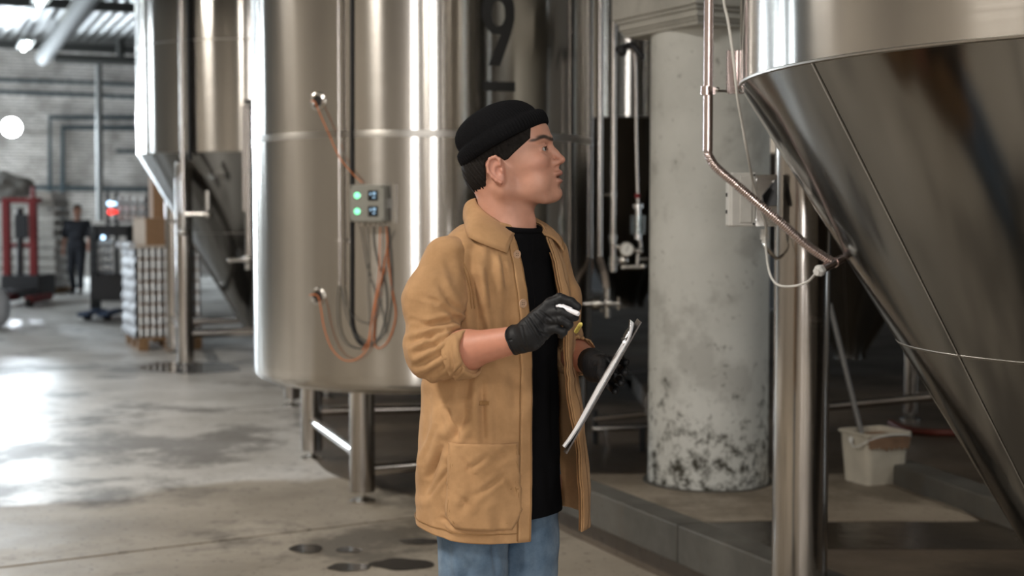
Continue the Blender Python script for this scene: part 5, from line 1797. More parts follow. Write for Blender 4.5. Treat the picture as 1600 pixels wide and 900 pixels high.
for i, (v_, f_) in enumerate(zip(allV, allF)):
    FF.append(f_ + n0); n0 += len(v_)
    CC.append(col if i == 0 else np.tile(SK * (np.array([1.0, 0.86, 0.8]) if i in (2, 3) else 1), (len(v_), 1)))
body = np_mesh('body', np.concatenate(allV), np.concatenate(FF), M['skin'], man, np.concatenate(CC))

# eyes
for s, nm in ((-1, 'near'), (1, 'far')):
    c = np.array((0.0985, s * 0.031, 0.0350))
    look = np.array((0.96, s * 0.10 - 0.0, 0.14)); look /= np.linalg.norm(look)
    cw = Vector(h2w(c[None])[0]); lw = Vector(look @ HM)
    m = MB().ball(cw, 0.0120, 24, 16)
    eb = build('eyeball', m, M['eye_white'], body)
    m = MB().lathe([(0.0, 0.01225), (0.003, 0.0120), (0.0052, 0.0112), (0.0056, 0.0106)], cw, 20, axis=lw)
    build('iris', m, M['iris'], eb, angle=0)

# hair
g = Grid((-0.13, -0.105, -0.09), (0.11, 0.105, 0.13), 0.0022)
hd = head_sdf(g, False) - 0.0058
wv = 0.0008 * np.sin(g.X * 620 + g.Z * 230 + 3 * np.sin(g.Z * 60)) + 0.0008 * np.sin(g.X * 900 + g.Z * 500)
hd = hd + wv
pol = [(0.090, 0.10), (0.0835, 0.064), (0.0600, 0.048), (0.0401, 0.0347), (0.0255, 0.0245), (0.0170, 0.0235), (0.008, 0.034), (-0.010, 0.040), (-0.028, 0.028), (-0.033, -0.002), (-0.040, -0.035), (-0.052, -0.058), (-0.075, -0.070), (-0.14, -0.04), (-0.14, 0.13), (0.09, 0.13)]
hd = smax(hd, poly_sd(g.X, g.Z, pol), 0.004)
Vv, Ff = surface_nets(hd, g.lo, g.h)
np_mesh('hair', h2w(Vv), Ff, M['hair'], man)

# beanie
BC = np.array((0.0046, 0, 0.079)); bn = np.array((-0.316, 0, 0.949)); bx_ = np.array((0.949, 0, 0.316)); by_ = np.array((0, 1.0, 0))
NPH = 384
rows = []
prof = [(1.005, -0.014), (1.05, -0.019), (1.115, -0.018), (1.15, -0.008), (1.155, 0.004), (1.13, 0.014), (1.07, 0.019), (1.035, 0.017), (1.03, 0.024), (1.02, 0.034), (0.985, 0.044), (0.92, 0.054), (0.83, 0.063), (0.70, 0.071), (0.54, 0.0775), (0.36, 0.082), (0.18, 0.084), (0.03, 0.0845)]
vs = []; fs = []
for i, (r, z) in enumerate(prof):
    for k in range(NPH):
        a = 2 * PI * k / NPH
        rib = (0.5 + 0.5 * math.cos(a * 84)) ** 0.7
        rr = r * (1 + 0.019 * rib * min(1, r * 2)) * (1 + 0.012 * mnoise.noise(Vector((math.cos(a) * 2, math.sin(a) * 2, z * 30))))
        # crown leans to the back
        lean = -0.010 * max(0, z - 0.02) / 0.06
        front_roll = 0.004 * max(0, math.cos(a)) if i < 8 else 0
        p = BC + bx_ * (rr * (0.0985 + front_roll) * math.cos(a) + lean) + by_ * (rr * 0.0835 * math.sin(a)) + bn * (z * (1.0 if i < 8 else 1.0) + 0.002 * rib * 0)
        vs.append(p)
for i in range(len(prof) - 1):
    for k in range(NPH):
        l = (k + 1) % NPH
        fs.append((i * NPH + k, i * NPH + l, (i + 1) * NPH + l, (i + 1) * NPH + k))
fs.append(tuple((len(prof) - 1) * NPH + k for k in range(NPH)))
Vb = h2w(np.array(vs))
build('beanie', MB().add([tuple(v) for v in Vb[:]], fs[:]), M['knit'], man, angle=0)


# ---------------------------------------------------------------- creases pressed into cloth
def crease(V, Nn, segs, facing=True):
    x, y = PX_np(V)
    d = np.zeros(len(V))
    fac = (Nn[:, 1] < 0.15) if facing else np.ones(len(V), bool)
    for (x0, y0, x1, y1, wd, dep) in segs:
        ex, ey = x1 - x0, y1 - y0
        L2 = ex * ex + ey * ey
        t = np.clip(((x - x0) * ex + (y - y0) * ey) / L2, 0, 1)
        px_, py_ = x - (x0 + t * ex), y - (y0 + t * ey)
        dist = np.sqrt(px_ ** 2 + py_ ** 2)
        side = np.sign(px_ * -ey + py_ * ex)
        taper = np.sin(PI * np.clip(t * 0.9 + 0.05, 0, 1)) ** 0.5
        d += taper * (-dep * np.exp(-(dist / wd) ** 2) + dep * 0.65 * np.exp(-((dist - wd * 1.7) / (wd * 0.9)) ** 2))
    return d * fac


def grid_normals(pts):
    du = np.gradient(pts, axis=1); dv = np.gradient(pts, axis=0)
    nn = np.cross(du, dv); nn /= (np.linalg.norm(nn, axis=2, keepdims=True) + 1e-12)
    return nn


def interp(tab, z):
    zs = [t[0] for t in tab]
    return [np.interp(z, zs, [t[i] for t in tab]) for i in range(1, len(tab[0]))]


# ---------------------------------------------------------------- jacket body
JT = [  # z, half width, half depth, shift fwd
    (0.735, 0.205, 0.172, 0.000), (0.85, 0.205, 0.168, 0.0), (1.00, 0.200, 0.160, 0.0), (1.15, 0.192, 0.150, 0.0), (1.28, 0.192, 0.143, 0.0), (1.34, 0.190, 0.135, 0.0),
    (1.39, 0.186, 0.123, 0.0), (1.425, 0.178, 0.112, 0.0), (1.45, 0.162, 0.102, 0.003), (1.472, 0.137, 0.092, 0.006), (1.494, 0.104, 0.081, 0.010), (1.510, 0.056, 0.056, 0.014)]


def jac_pt(th, z, grow=0.0):
    a, b, f = interp(JT, z)
    a += grow; b += grow
    ct, st = np.cos(th), np.sin(th)
    e = 0.88
    x = a * np.sign(st) * np.abs(st) ** e; y = b * np.sign(ct) * np.abs(ct) ** e
    cx = np.array(TC)[:, None] if np.ndim(th) else None
    p = np.array([TC.x + LF.x * x + FW.x * (y + f), TC.y + LF.y * x + FW.y * (y + f), z + 0 * x])
    return p


def theta_for_px(px_t, z, lo, hi):
    best = None
    ths = np.linspace(lo, hi, 400)
    p = np.array([jac_pt(t, z) for t in ths])
    x, y = PX_np(p)
    # first crossing
    k = np.argmin(np.abs(x - px_t))
    return ths[k]


NEAR = [(0.735, 822), (0.85, 824), (0.95, 826), (1.05, 826), (1.15, 826), (1.25, 825), (1.33, 821), (1.40, 815), (1.44, 809), (1.47, 802), (1.51, 798)]
FAR = [(0.735, 868), (0.85, 872), (0.95, 876), (1.05, 880), (1.15, 882), (1.25, 881), (1.33, 876), (1.40, 868), (1.44, 860), (1.47, 852), (1.51, 846)]
NZ, NT = 230, 300
zs = np.linspace(0.768, 1.51, NZ)
rows = []
thN = np.array([theta_for_px(interp(NEAR, z)[0], z, -1.3, 0.8) for z in zs])
thF = np.array([theta_for_px(interp(FAR, z)[0], z, 0.15, 1.05) for z in zs])
# smooth edges
ker = np.ones(15) / 15
thN = np.convolve(np.pad(thN, 7, 'edge'), ker, 'valid'); thF = np.convolve(np.pad(thF, 7, 'edge'), ker, 'valid')
pts = np.zeros((NZ, NT, 3)); TH = np.zeros((NZ, NT))
for i, z in enumerate(zs):
    ts = np.linspace(thN[i], thF[i] - 2 * PI, NT)
    TH[i] = ts
    pts[i] = jac_pt(ts, z).T
# far panel hangs open: flare forward near the far edge and below the chest
u = np.linspace(0, 1, NT)[None, :]
zz = zs[:, None]
fl_ = np.clip((u - 0.90) / 0.10, 0, 1) ** 1.3 * np.clip((1.44 - zz) / 0.45, 0, 1)
pts += (np.array(LF)[None, None] * 0.004 + np.array(FW)[None, None] * 0.010) * fl_[..., None]
bl_ = np.exp(-((np.mod(TH, 2 * PI) - 1.15) / 0.45) ** 2) * np.clip((1.36 - zz) / 0.35, 0, 1) * np.clip((zz - 0.3) / 0.6, 0, 1)
pts += (np.array(LF)[None, None] * 0.012) * bl_[..., None]
ET = [(0.768, 909), (0.85, 907), (0.95, 903), (1.05, 896), (1.12, 889), (1.20, 880), (1.6, 0)]
for i, z in enumerate(zs):
    ex, ey = PX_np(pts[i, -1:, :])
    sh_px = max(0.0, interp(ET, z)[0] - ex[0])
    w_u = np.clip((u[0] - 0.80) / 0.20, 0, 1); w_u = w_u * w_u * (3 - 2 * w_u)
    amt = sh_px * 3.45 / FPX / 0.707
    pts[i] += (np.array(LF) * amt * 0.8 + np.array(FW) * amt * 0.2)[None] * w_u[:, None]
fn_ = np.clip((0.06 - u) / 0.06, 0, 1) ** 1.3 * np.clip((1.40 - zz) / 0.5, 0, 1)
pts += np.array(FW)[None, None] * (0.012 * fn_)[..., None]
# curved tail at the hem, front corners square
tail = np.where((u > 0.12) & (u < 0.9), np.sin(PI * np.clip((u - 0.12) / 0.2, 0, 1) / 2) ** 2, 0) * 0.028
pts[:, :, 2] += tail * np.clip((0.85 - zz) / 0.115, 0, 1)
nn = -grid_normals(pts)
if (nn[:, NT // 2] @ np.array(FW)).mean() > 0: nn = -nn
V = pts.reshape(-1, 3); Nn = nn.reshape(-1, 3)
segs = [
    (733, 392, 742, 470, 7, 0.006), (742, 440, 752, 560, 8, 0.0075), (764, 398, 772, 470, 8, 0.004), (790, 430, 800, 520, 9, 0.004),
    (735, 560, 722, 660, 9, 0.006), (752, 600, 756, 690, 6, 0.0055), (728, 650, 700, 700, 8, 0.005), (690, 690, 664, 770, 9, 0.007), (668, 620, 662, 700, 10, 0.005),
    (716, 700, 742, 760, 8, 0.0035), (770, 720, 800, 700, 8, 0.003), (800, 560, 806, 660, 9, 0.003), (740, 770, 720, 800, 7, 0.003), (780, 470, 812, 560, 10, 0.004),
    (668, 745, 690, 700, 3.5, 0.0035), (672, 775, 700, 735, 3.5, 0.003), (664, 720, 684, 668, 4, 0.003), (700, 640, 716, 684, 4, 0.0035), (690, 810, 720, 826, 3.5, 0.003), (730, 735, 760, 712, 4, 0.0028),
    (742, 775, 786, 742, 4, 0.003), (716, 770, 738, 792, 3.5, 0.0028), (770, 700, 788, 716, 3.5, 0.0025), (790, 745, 806, 775, 3.5, 0.0028), (724, 716, 742, 745, 3.5, 0.0028), (760, 425, 766, 480, 4, 0.003), (782, 400, 790, 446, 4, 0.003), (756, 500, 762, 545, 4.5, 0.003),
    (870, 420, 882, 560, 6, 0.004), (893, 600, 890, 760, 6, 0.005), (884, 640, 880, 800, 5, 0.004), (775, 800, 782, 845, 8, 0.003), (690, 790, 696, 835, 8, 0.004), (740, 372, 748, 420, 8, 0.004)]
dsp = crease(V, Nn, segs) * 1.5
nz_ = vnoise(V[::1] * np.array([1, 1, 0.45]), 11.0) * 0.0062 + vnoise(V, 26.0, 5) * 0.0024
V = V + Nn * (dsp + nz_)[:, None]
pts = V.reshape(NZ, NT, 3)
# hem roll
pts_out = pts
m = MB().sheet(pts_out.tolist(), 0.0)
jk = build('jacket', m, M['jacket'], man, angle=0, recalc=False)
sol = jk.modifiers.new('thickness', 'SOLIDIFY'); sol.thickness = 0.004; sol.offset = 0


def jsurf(u_, z, off):
    i = np.clip((z - 0.768) / (1.51 - 0.768) * (NZ - 1), 0, NZ - 1.001); j = np.clip(u_ * (NT - 1), 0, NT - 1.001)
    i0, j0 = int(i), int(j); fi, fj = i - i0, j - j0
    p = (pts[i0, j0] * (1 - fi) * (1 - fj) + pts[i0 + 1, j0] * fi * (1 - fj) + pts[i0, j0 + 1] * (1 - fi) * fj + pts[i0 + 1, j0 + 1] * fi * fj)
    nr = nn[i0, j0]
    return Vector(p) + Vector(nr) * off


def u_for_px(px_t, z, lo=0.0, hi=0.45):
    us = np.linspace(lo, hi, 300)
    i = int(np.clip((z - 0.768) / (1.51 - 0.768) * (NZ - 1), 0, NZ - 1))
    row = pts[i]
    x, y = PX_np(row)
    j = [int(k * (NT - 1)) for k in us]
    k = np.argmin(np.abs(x[j] - px_t))
    return us[k]


def zpx(py, Y=3.35):
    return P(780, py, Y).z


# placket strip along the near edge and seam lines
def strip(name, ua, ub, z0, z1, off, mat, parent, n=60, th=0.0015, k=5):
    rows = []
    for i in range(n + 1):
        z = z0 + (z1 - z0) * i / n
        rows.append([jsurf(ua + (ub - ua) * j / k, z, off) for j in range(k + 1)])
    return build(name, MB().sheet(rows, th), mat, parent, angle=0)


strip('placket', 0.0, 0.025, 0.770, 1.475, 0.0042, M['jacket'], jk)
strip('placket', 0.972, 1.0, 0.770, 1.46, 0.0042, M['jacket'], jk)


def seam_line(name, pts_, parent, r=0.0011, mat=None):
    return build(name, MB().tube(pts_, r, 5), mat or M['stitch'], parent, angle=0)


seam_line('seam', [jsurf(0.0265, z, 0.004) for z in np.linspace(0.772, 1.47, 90)], jk)
seam_line('hem_seam', [jsurf(u_, 0.790, 0.0042) for u_ in np.linspace(0.01, 0.45, 80)], jk)
seam_line('seam', [jsurf(0.003, z, 0.006) for z in np.linspace(0.772, 1.45, 90)], jk)
# patch pocket, chamfered lower corners
def pk(px_, py_, off):
    z = zpx(py_, 3.28)
    return jsurf(u_for_px(px_, z), z, off)
PK = [(704, 687), (808, 685), (814, 790), (801, 814), (712, 816), (699, 798)]
rows = []
for i in range(33):
    t = i / 32
    y = 686 + 130 * t
    lx = np.interp(y, [686, 797, 816], [704, 699, 713]); rx = np.interp(y, [686, 790, 816], [808, 815, 800])
    rows.append([pk(lx + (rx - lx) * j / 24, y, 0.0055 + 0.002 * math.sin(PI * j / 24)) for j in range(25)])
pkt = build('pocket', MB().sheet(rows, 0.003), M['jacket'], jk, angle=0)
for inset in (3.5, 7.5):
    cx_, cy_ = 757, 750
    out = []
    poly = [(x + (inset if x < cx_ else -inset), y + (inset if y < cy_ else -inset)) for x, y in PK]
    ring = poly[1:] + [poly[0]] if False else poly
    seq = [ring[0], ring[5], ring[4], ring[3], ring[2], ring[1]]
    dense = []
    for a, b in zip(seq[:-1], seq[1:]):
        for k in range(12): dense.append((a[0] + (b[0] - a[0]) * k / 12, a[1] + (b[1] - a[1]) * k / 12))
    dense.append(seq[-1])
    seam_line('pocket_seam', [pk(x, y, 0.0078) for x, y in dense], pkt)
seam_line('pocket_seam', [pk(705 + 103 * k / 20, 703, 0.0078) for k in range(21)], pkt)
seam_line('pocket_seam', [pk(704 + 107 * k / 20, 756, 0.0078) for k in range(21)], pkt)
# shoulder / armhole seam in double stitch
for dx in (0, 4):
    seam_line('armhole_seam', [pk(x + dx, y, 0.0045) for x, y in ((698, 383), (712, 396), (722, 412), (730, 432), (735, 455), (738, 480))], jk)
# bar tack
m = MB().sheet([[pk(750 + 14 * j / 4, y, 0.006) for j in range(5)] for y in (621, 627)], 0.001)
build('bar_tack', m, M['stitch'], jk)


# buttons
def button(px_, py_, Yg):
    z = zpx(py_, Yg)
    u_ = u_for_px(px_, z, 0.0, 0.1)
    p = jsurf(u_, z, 0.006)
    n_v = Vector(nn[int((z - 0.768) / 0.742 * (NZ - 1)), int(u_ * (NT - 1))]); n_v.z = 0; n_v.normalize()
    b_ = build('button', MB().lathe([(0.0, 0.0), (0.0095, 0.0), (0.0105, 0.0015), (0.0100, 0.0032), (0.0080, 0.0032), (0.0070, 0.0022), (0.0, 0.0022)], p, 24, axis=n_v), M['button'], jk)
    sd_ = UP.cross(n_v).normalized()
    for a in (1, -1):
        for b2 in (1, -1):
            q = p + n_v * 0.0024 + sd_ * a * 0.0022 + UP * b2 * 0.0022
            build('button_hole', MB().cyl(q, q + n_v * 0.0006, 0.0011, n=8), M['black'], b_)


button(805, 398, 3.30); button(815, 474, 3.28)
# far edge buttonholes are hidden; a folded facing shows inside the far panel
rows = []
for i in range(60):
    z = 0.770 + (1.43 - 0.770) * i / 59
    rows.append([jsurf(1.0 - 0.13 * j / 10, z, -0.006) for j in range(11)])
build('facing', MB().sheet(rows, 0.001), M['jacket_in'], jk, angle=0)

# ---------------------------------------------------------------- collar
def collar(sign):
    rows = []
    K = 40
    inner = []; outer = []
    A0, A1 = (-0.42, -2 * PI / 2 - 0.02) if sign < 0 else (0.62, PI + 0.02)
    for k in range(K + 1):
        t = k / K
        th = A0 + (A1 - A0) * t
        zin = 1.474 + 0.080 * np.clip(t * 1.5, 0, 1) ** 0.9
        rin_a, rin_b = 0.068 + 0.004 * (1 - t), 0.074 - 0.010 * t
        pi_ = TC + LF * (rin_a * math.sin(th)) + FW * (rin_b * math.cos(th) + 0.020) + UP * zin
        wide = 0.058 + 0.012 * (1 - t) ** 3
        zo = zin - 0.046 - 0.004 * (1 - t) ** 2
        jp = jac_pt(th, zo, 0.013)
        po = Vector((float(jp[0]), float(jp[1]), float(jp[2]) + 0.004))
        if t > 0.25:
            ra, rb = rin_a + 0.020, rin_b + 0.022
            pq = TC + LF * (ra * math.sin(th)) + FW * (rb * math.cos(th) + 0.010) + UP * zo
            po = po.lerp(pq, min(1, (t - 0.25) / 0.35))
        r = []
        for j in range(9):
            s_ = j / 8
            bulge = math.sin(PI * s_) * 0.009
            q = pi_.lerp(po, s_)
            dirn = (po - TC); dirn.z = 0; dirn.normalize()
            r.append(q + dirn * bulge + UP * bulge * 1.1)
        rows.append(r)
    return rows


for sg_ in (-1, 1):
    rr_ = collar(sg_)
    c_ = build('collar', MB().sheet(rr_, 0.003), M['jacket'], jk, angle=0)
    build('collar_seam', MB().tube([r[7] + UP * 0.0018 + (r[7] - TC).normalized() * 0.0012 for r in rr_], 0.001, 5), M['stitch'], c_, angle=0)
    # stand inside the collar
    build('collar_stand', MB().sheet([[r[0], r[0] - UP * 0.035 + (r[0] - TC).normalized() * 0.004] for r in rr_], 0.002), M['jacket_in'], jk, angle=0)

# ---------------------------------------------------------------- T-shirt
rows = []
STb = [(0.775, 0.168, 0.132), (1.0, 0.160, 0.122), (1.15, 0.158, 0.118), (1.30, 0.160, 0.115), (1.38, 0.154, 0.106), (1.44, 0.130, 0.092), (1.470, 0.098, 0.080), (1.492, 0.074, 0.070)]
SZ = np.linspace(0.805, 1.492, 110)
pp_ = np.zeros((110, 160, 3))
for i, z in enumerate(SZ):
    a, b = interp(STb, z)
    th = np.linspace(0, 2 * PI, 160)
    f = 0.004 + 0.034 * np.clip((z - 1.40) / 0.08, 0, 1)
    x = a * np.sin(th); y = b * np.cos(th) + f
    pp_[i] = np.stack([TC.x + LF.x * x + FW.x * y, TC.y + LF.y * x + FW.y * y, z + 0 * x - 0.012 * np.clip((z - 1.42) / 0.06, 0, 1) * np.cos(th)], 1)
n2 = -grid_normals(pp_)
if (n2[50, 80] @ np.array(FW)) > 0: n2 = -n2
Vs = pp_.reshape(-1, 3)
ds = crease(Vs, n2.reshape(-1, 3), [(838, 480, 846, 640, 7, 0.004), (860, 560, 866, 700, 6, 0.004), (840, 640, 836, 780, 8, 0.004), (868, 420, 856, 500, 8, 0.003), (850, 700, 862, 800, 7, 0.003)]) + vnoise(Vs, 11, 3) * 0.003
Vs = Vs + n2.reshape(-1, 3) * ds[:, None]
ts_ = build('t_shirt', MB().sheet(Vs.reshape(110, 160, 3).tolist(), 0.0), M['shirt'], man, angle=0, recalc=False)
# ribbed neckband
ring = []
for k in range(72):
    th = 2 * PI * k / 72
    ring.append(TC + LF * (0.074 * math.sin(th)) + FW * (0.074 * math.cos(th) + 0.034) + UP * (1.490 - 0.012 * math.cos(th)))
build('neckband', MB().tube(ring, 0.0075, 10, closed=True), M['shirt'], ts_, angle=0)


# ---------------------------------------------------------------- sleeves
def sdf_obj(name, d, g, mat, parent, segs=None, nscale=0.0, seed=0.0, nf=14.0, label=None):
    V, F = surface_nets(d, g.lo, g.h)
    if segs is not None or nscale:
        me = bpy.data.meshes.new('tmp'); me.from_pydata(V.tolist(), [], [tuple(f) for f in F.tolist()]); me.update()
        Nn = np.zeros(len(V) * 3); me.vertices.foreach_get('normal', Nn); Nn = Nn.reshape(-1, 3)
        bpy.data.meshes.remove(me)
        cen = V.mean(0)
        ds = np.zeros(len(V))
        if segs: ds += crease(V, Nn, segs)
        if nscale: ds += vnoise(V, nf, seed) * nscale + vnoise(V, nf * 2.6, seed + 3) * nscale * 0.4
        V = V + Nn * ds[:, None]
    return np_mesh(name, V, F, mat, parent, label=label)


lo = (SR.x - 0.14, ER.y - 0.14, ER.z - 0.12); hi = (ER.x + 0.24, SR.y + 0.16, SR.z + 0.12)
g = Grid(lo, hi, 0.0048)
SRi = SR + LF * 0.020 + Vector((0.002, 0.0, -0.016))
A_ = P(679, 470, 3.235); EB = P(678, 548, 3.20); CF = P(722, 557, 3.145)
d = cap(g, v3(SRi), v3(A_), 0.060, 0.068)
d = smin(d, cap(g, v3(A_), v3(EB), 0.067, 0.057), 0.03)
d = smin(d, cap(g, v3(EB), v3(CF), 0.060, 0.049), 0.035)
dirc = (WR - ER).normalized()
cutp = P(733, 552, 3.135)
pl_ = (g.X - cutp.x) * dirc.x + (g.Y - cutp.y) * dirc.y + (g.Z - cutp.z) * dirc.z
d = smax(d, pl_, 0.004)
inner = cap(g, v3(EB), v3(CF + dirc * 0.1), 0.050, 0.0430)
d = smax(d, -smax(inner, -(pl_ + 0.03), 0.002), 0.003)
slv = sdf_obj('sleeve', d, g, M['jacket'], jk, [
    (655, 610, 690, 596, 3.5, 0.004), (645, 500, 676, 508, 3.5, 0.004), (690, 520, 722, 516, 3, 0.004), (700, 470, 728, 492, 3.5, 0.0045), (652, 460, 690, 474, 4, 0.003), (652, 512, 718, 498, 5, 0.008), (640, 535, 690, 520, 5, 0.007), (648, 552, 716, 522, 5, 0.008), (650, 572, 705, 545, 5, 0.006), (664, 590, 700, 566, 5, 0.006),
    (694, 480, 726, 510, 5, 0.006), (686, 440, 712, 490, 6, 0.004), (650, 440, 662, 500, 8, 0.003), (668, 520, 690, 560, 6, 0.004), (700, 400, 712, 450, 7, 0.003)], 0.005, 2.0)
# rolled cuff
g = Grid((CF.x - 0.09, CF.y - 0.10, CF.z - 0.09), (CF.x + 0.09, CF.y + 0.10, CF.z + 0.09), 0.003)
c0_ = CF + (cutp - CF) * 0.0 - dirc * 0.020; c1_ = cutp + dirc * 0.006
d = cap(g, v3(c0_ - dirc * 0.05), v3(c1_ + dirc * 0.05), 0.0545, 0.0535)
ta_ = (g.X - c0_.x) * dirc.x + (g.Y - c0_.y) * dirc.y + (g.Z - c0_.z) * dirc.z
tb_ = (g.X - c1_.x) * dirc.x + (g.Y - c1_.y) * dirc.y + (g.Z - c1_.z) * dirc.z
d = smax(smax(d, -ta_, 0.006), tb_, 0.006)
d = smax(d, -cap(g, v3(c0_ - dirc * 0.05), v3(c1_ + dirc * 0.05), 0.0455, 0.0445), 0.003)
sdf_obj('rolled_cuff', d, g, M['jacket'], jk, [(704, 535, 708, 585, 3, 0.003), (720, 575, 706, 592, 3, 0.005), (716, 522, 722, 560, 3, 0.0025), (728, 560, 712, 590, 3, 0.003)], 0.0035, 7.0, 20)

# far sleeve
lo = (SL.x - 0.12, WL.y - 0.08, EL.z - 0.10); hi = (WL.x + 0.10, EL.y + 0.12, SL.z + 0.10)
g = Grid(lo, hi, 0.005)
SLi = SL - LF * 0.012 - UP * 0.004
A_ = P(868, 470, 3.585); EB = EL; CF = EL + (WL - EL) * 0.52
dirc = (WL - EL).normalized()
d = cap(g, v3(SLi), v3(A_), 0.058, 0.060)
d = smin(d, cap(g, v3(A_), v3(EB), 0.060, 0.055), 0.03)
d = smin(d, cap(g, v3(EB), v3(CF), 0.058, 0.050), 0.03)
cutp = CF + dirc * 0.02
pl_ = (g.X - cutp.x) * dirc.x + (g.Y - cutp.y) * dirc.y + (g.Z - cutp.z) * dirc.z
d = smax(d, pl_, 0.004)
d = smax(d, -smax(cap(g, v3(EB), v3(CF + dirc * 0.1), 0.048, 0.042), -(pl_ + 0.03), 0.002), 0.003)
sdf_obj('sleeve', d, g, M['jacket'], jk, [(884, 500, 904, 540, 4, 0.005), (886, 440, 900, 500, 5, 0.004), (905, 520, 925, 545, 4, 0.005), (895, 560, 915, 590, 4, 0.004)], 0.004, 9.0)

# ---------------------------------------------------------------- jeans and shoes
g = Grid((TC.x - 0.26, 3.12, 0.05), (TC.x + 0.28, 3.72, 1.0), 0.0065)
jd = None
for Hh, K_, A2 in ((HIPR, KR, AR_), (HIPL, KL, AL_)):
    q = smin(cap(g, v3(Hh), v3(K_), 0.088, 0.077), cap(g, v3(K_), v3(A2), 0.076, 0.066), 0.03)
    jd = q if jd is None else smin(jd, q, 0.012)
jd = smin(jd, cap(g, v3(HIPR + UP * 0.05), v3(HIPL + UP * 0.05), 0.085), 0.04)
jd = np.maximum(jd, 0.075 - g.Z)
jn = sdf_obj('jeans', jd, g, M['jeans'], man, [(700, 850, 706, 940, 6, 0.004), (770, 852, 776, 900, 4, 0.004), (750, 860, 730, 900, 8, 0.004), (810, 860, 800, 930, 8, 0.004), (835, 850, 840, 900, 6, 0.003), (720, 870, 745, 960, 8, 0.003)], 0.004, 4.0)
for A2, dd_ in ((AR_, FW), (AL_, (FW + LF * 0.4).normalized())):
    s_ = Vector((-dd_.y, dd_.x, 0))
    g = Grid((A2.x - 0.25, A2.y - 0.32, 0.0), (A2.x + 0.28, A2.y + 0.25, 0.16), 0.006)
    o_ = Vector((A2.x, A2.y, 0))
    d = smin(cap(g, v3(o_ + UP * 0.09), v3(o_ + UP * 0.05 - dd_ * 0.02), 0.045, 0.045), cap(g, v3(o_ + UP * 0.05), v3(o_ + dd_ * 0.17 + UP * 0.045), 0.044, 0.040), 0.03)
    d = smax(d, 0.022 - g.Z, 0.004)
    sh_ = sdf_obj('shoe', d, g, M['shoe'], man)
    d = np.maximum(smin(cap(g, v3(o_ - dd_ * 0.03 + UP * 0.01), v3(o_ + dd_ * 0.17 + UP * 0.01), 0.046, 0.046), 99, 0.01), np.maximum(0.001 - g.Z, g.Z - 0.026))
    sdf_obj('sole', d, g, M['sole'], sh_)

# ---------------------------------------------------------------- gloved hands
def finger(g, pts_, r):
    d = None
    for i in range(len(pts_) - 1):
        q = cap(g, pts_[i], pts_[i + 1], r[i], r[i + 1])
        d = q if d is None else smin(d, q, 0.003)
    return d


hyY = 3.06
def Q(x, y, dy=0.0): return v3(P(x, y, hyY + dy))
lo = P(795, 560, hyY - 0.09); hi = P(925, 448, hyY + 0.09)
g = Grid((lo.x, hyY - 0.085, lo.z), (hi.x, hyY + 0.085, hi.z), 0.0019)
w_dir = (WR - ER).normalized()
palm = cap(g, v3(WR + w_dir * -0.012), v3(WR + w_dir * 0.008), 0.0325, 0.0320)
palm = smin(palm, cap(g, Q(830, 512, 0.0), Q(858, 478, -0.004), 0.027, 0.0150), 0.016)
palm = smin(palm, cap(g, Q(832, 524, 0.005), Q(858, 512, 0.0), 0.0255, 0.0165), 0.016)
palm = smin(palm, cap(g, Q(846, 500, 0.01), Q(862, 494, 0.008), 0.024, 0.017), 0.014)
# index: rises to a bent knuckle and comes down onto the pen
f1 = finger(g, [Q(858, 476, -0.006), Q(878, 467, -0.014), Q(893, 472, -0.022), Q(903, 480, -0.026)], [0.0125, 0.0105, 0.0095, 0.0085])
f2 = finger(g, [Q(862, 488, -0.014), Q(880, 488, -0.026), Q(893, 493, -0.030), Q(899, 496, -0.026)], [0.0120, 0.0100, 0.0092, 0.0085])
f3 = finger(g, [Q(860, 500, -0.012), Q(877, 500, -0.026), Q(889, 507, -0.026), Q(885, 512, -0.010)], [0.0120, 0.0100, 0.0090, 0.0082])
f4 = finger(g, [Q(854, 514, -0.006), Q(869, 514, -0.020), Q(880, 519, -0.020), Q(876, 524, -0.006)], [0.0110, 0.0092, 0.0084, 0.0076])
th_ = finger(g, [Q(842, 492, 0.030), Q(860, 474, 0.026), Q(874, 466, 0.012), Q(882, 472, 0.004), Q(892, 482, 0.000)], [0.0145, 0.0125, 0.0110, 0.0105, 0.0088])
d = palm
for f in (f1, f2, f3, f4): d = smin(d, f, 0.005)
d = smin(d, th_, 0.005)
# wrinkles at the back of the hand and between thumb and palm
V, F = surface_nets(d, g.lo, g.h)
me = bpy.data.meshes.new('tmp'); me.from_pydata(V.tolist(), [], [tuple(f) for f in F.tolist()]); me.update()
Nn = np.zeros(len(V) * 3); me.vertices.foreach_get('normal', Nn); Nn = Nn.reshape(-1, 3); bpy.data.meshes.remove(me)
ds = crease(V, Nn, [(822, 500, 846, 540, 2.0, 0.0020), (828, 494, 854, 534, 2.0, 0.0018), (836, 490, 850, 506, 1.8, 0.0018), (840, 520, 862, 524, 1.8, 0.0016), (844, 486, 862, 500, 1.8, 0.0018), (815, 510, 822, 540, 1.8, 0.0018), (866, 472, 872, 486, 1.6, 0.0012), (868, 496, 872, 506, 1.5, 0.001)])
ds += vnoise(V, 55, 1) * 0.0012
V = V + Nn * ds[:, None]
gl = np_mesh('glove', V, F, M['glove'], man)
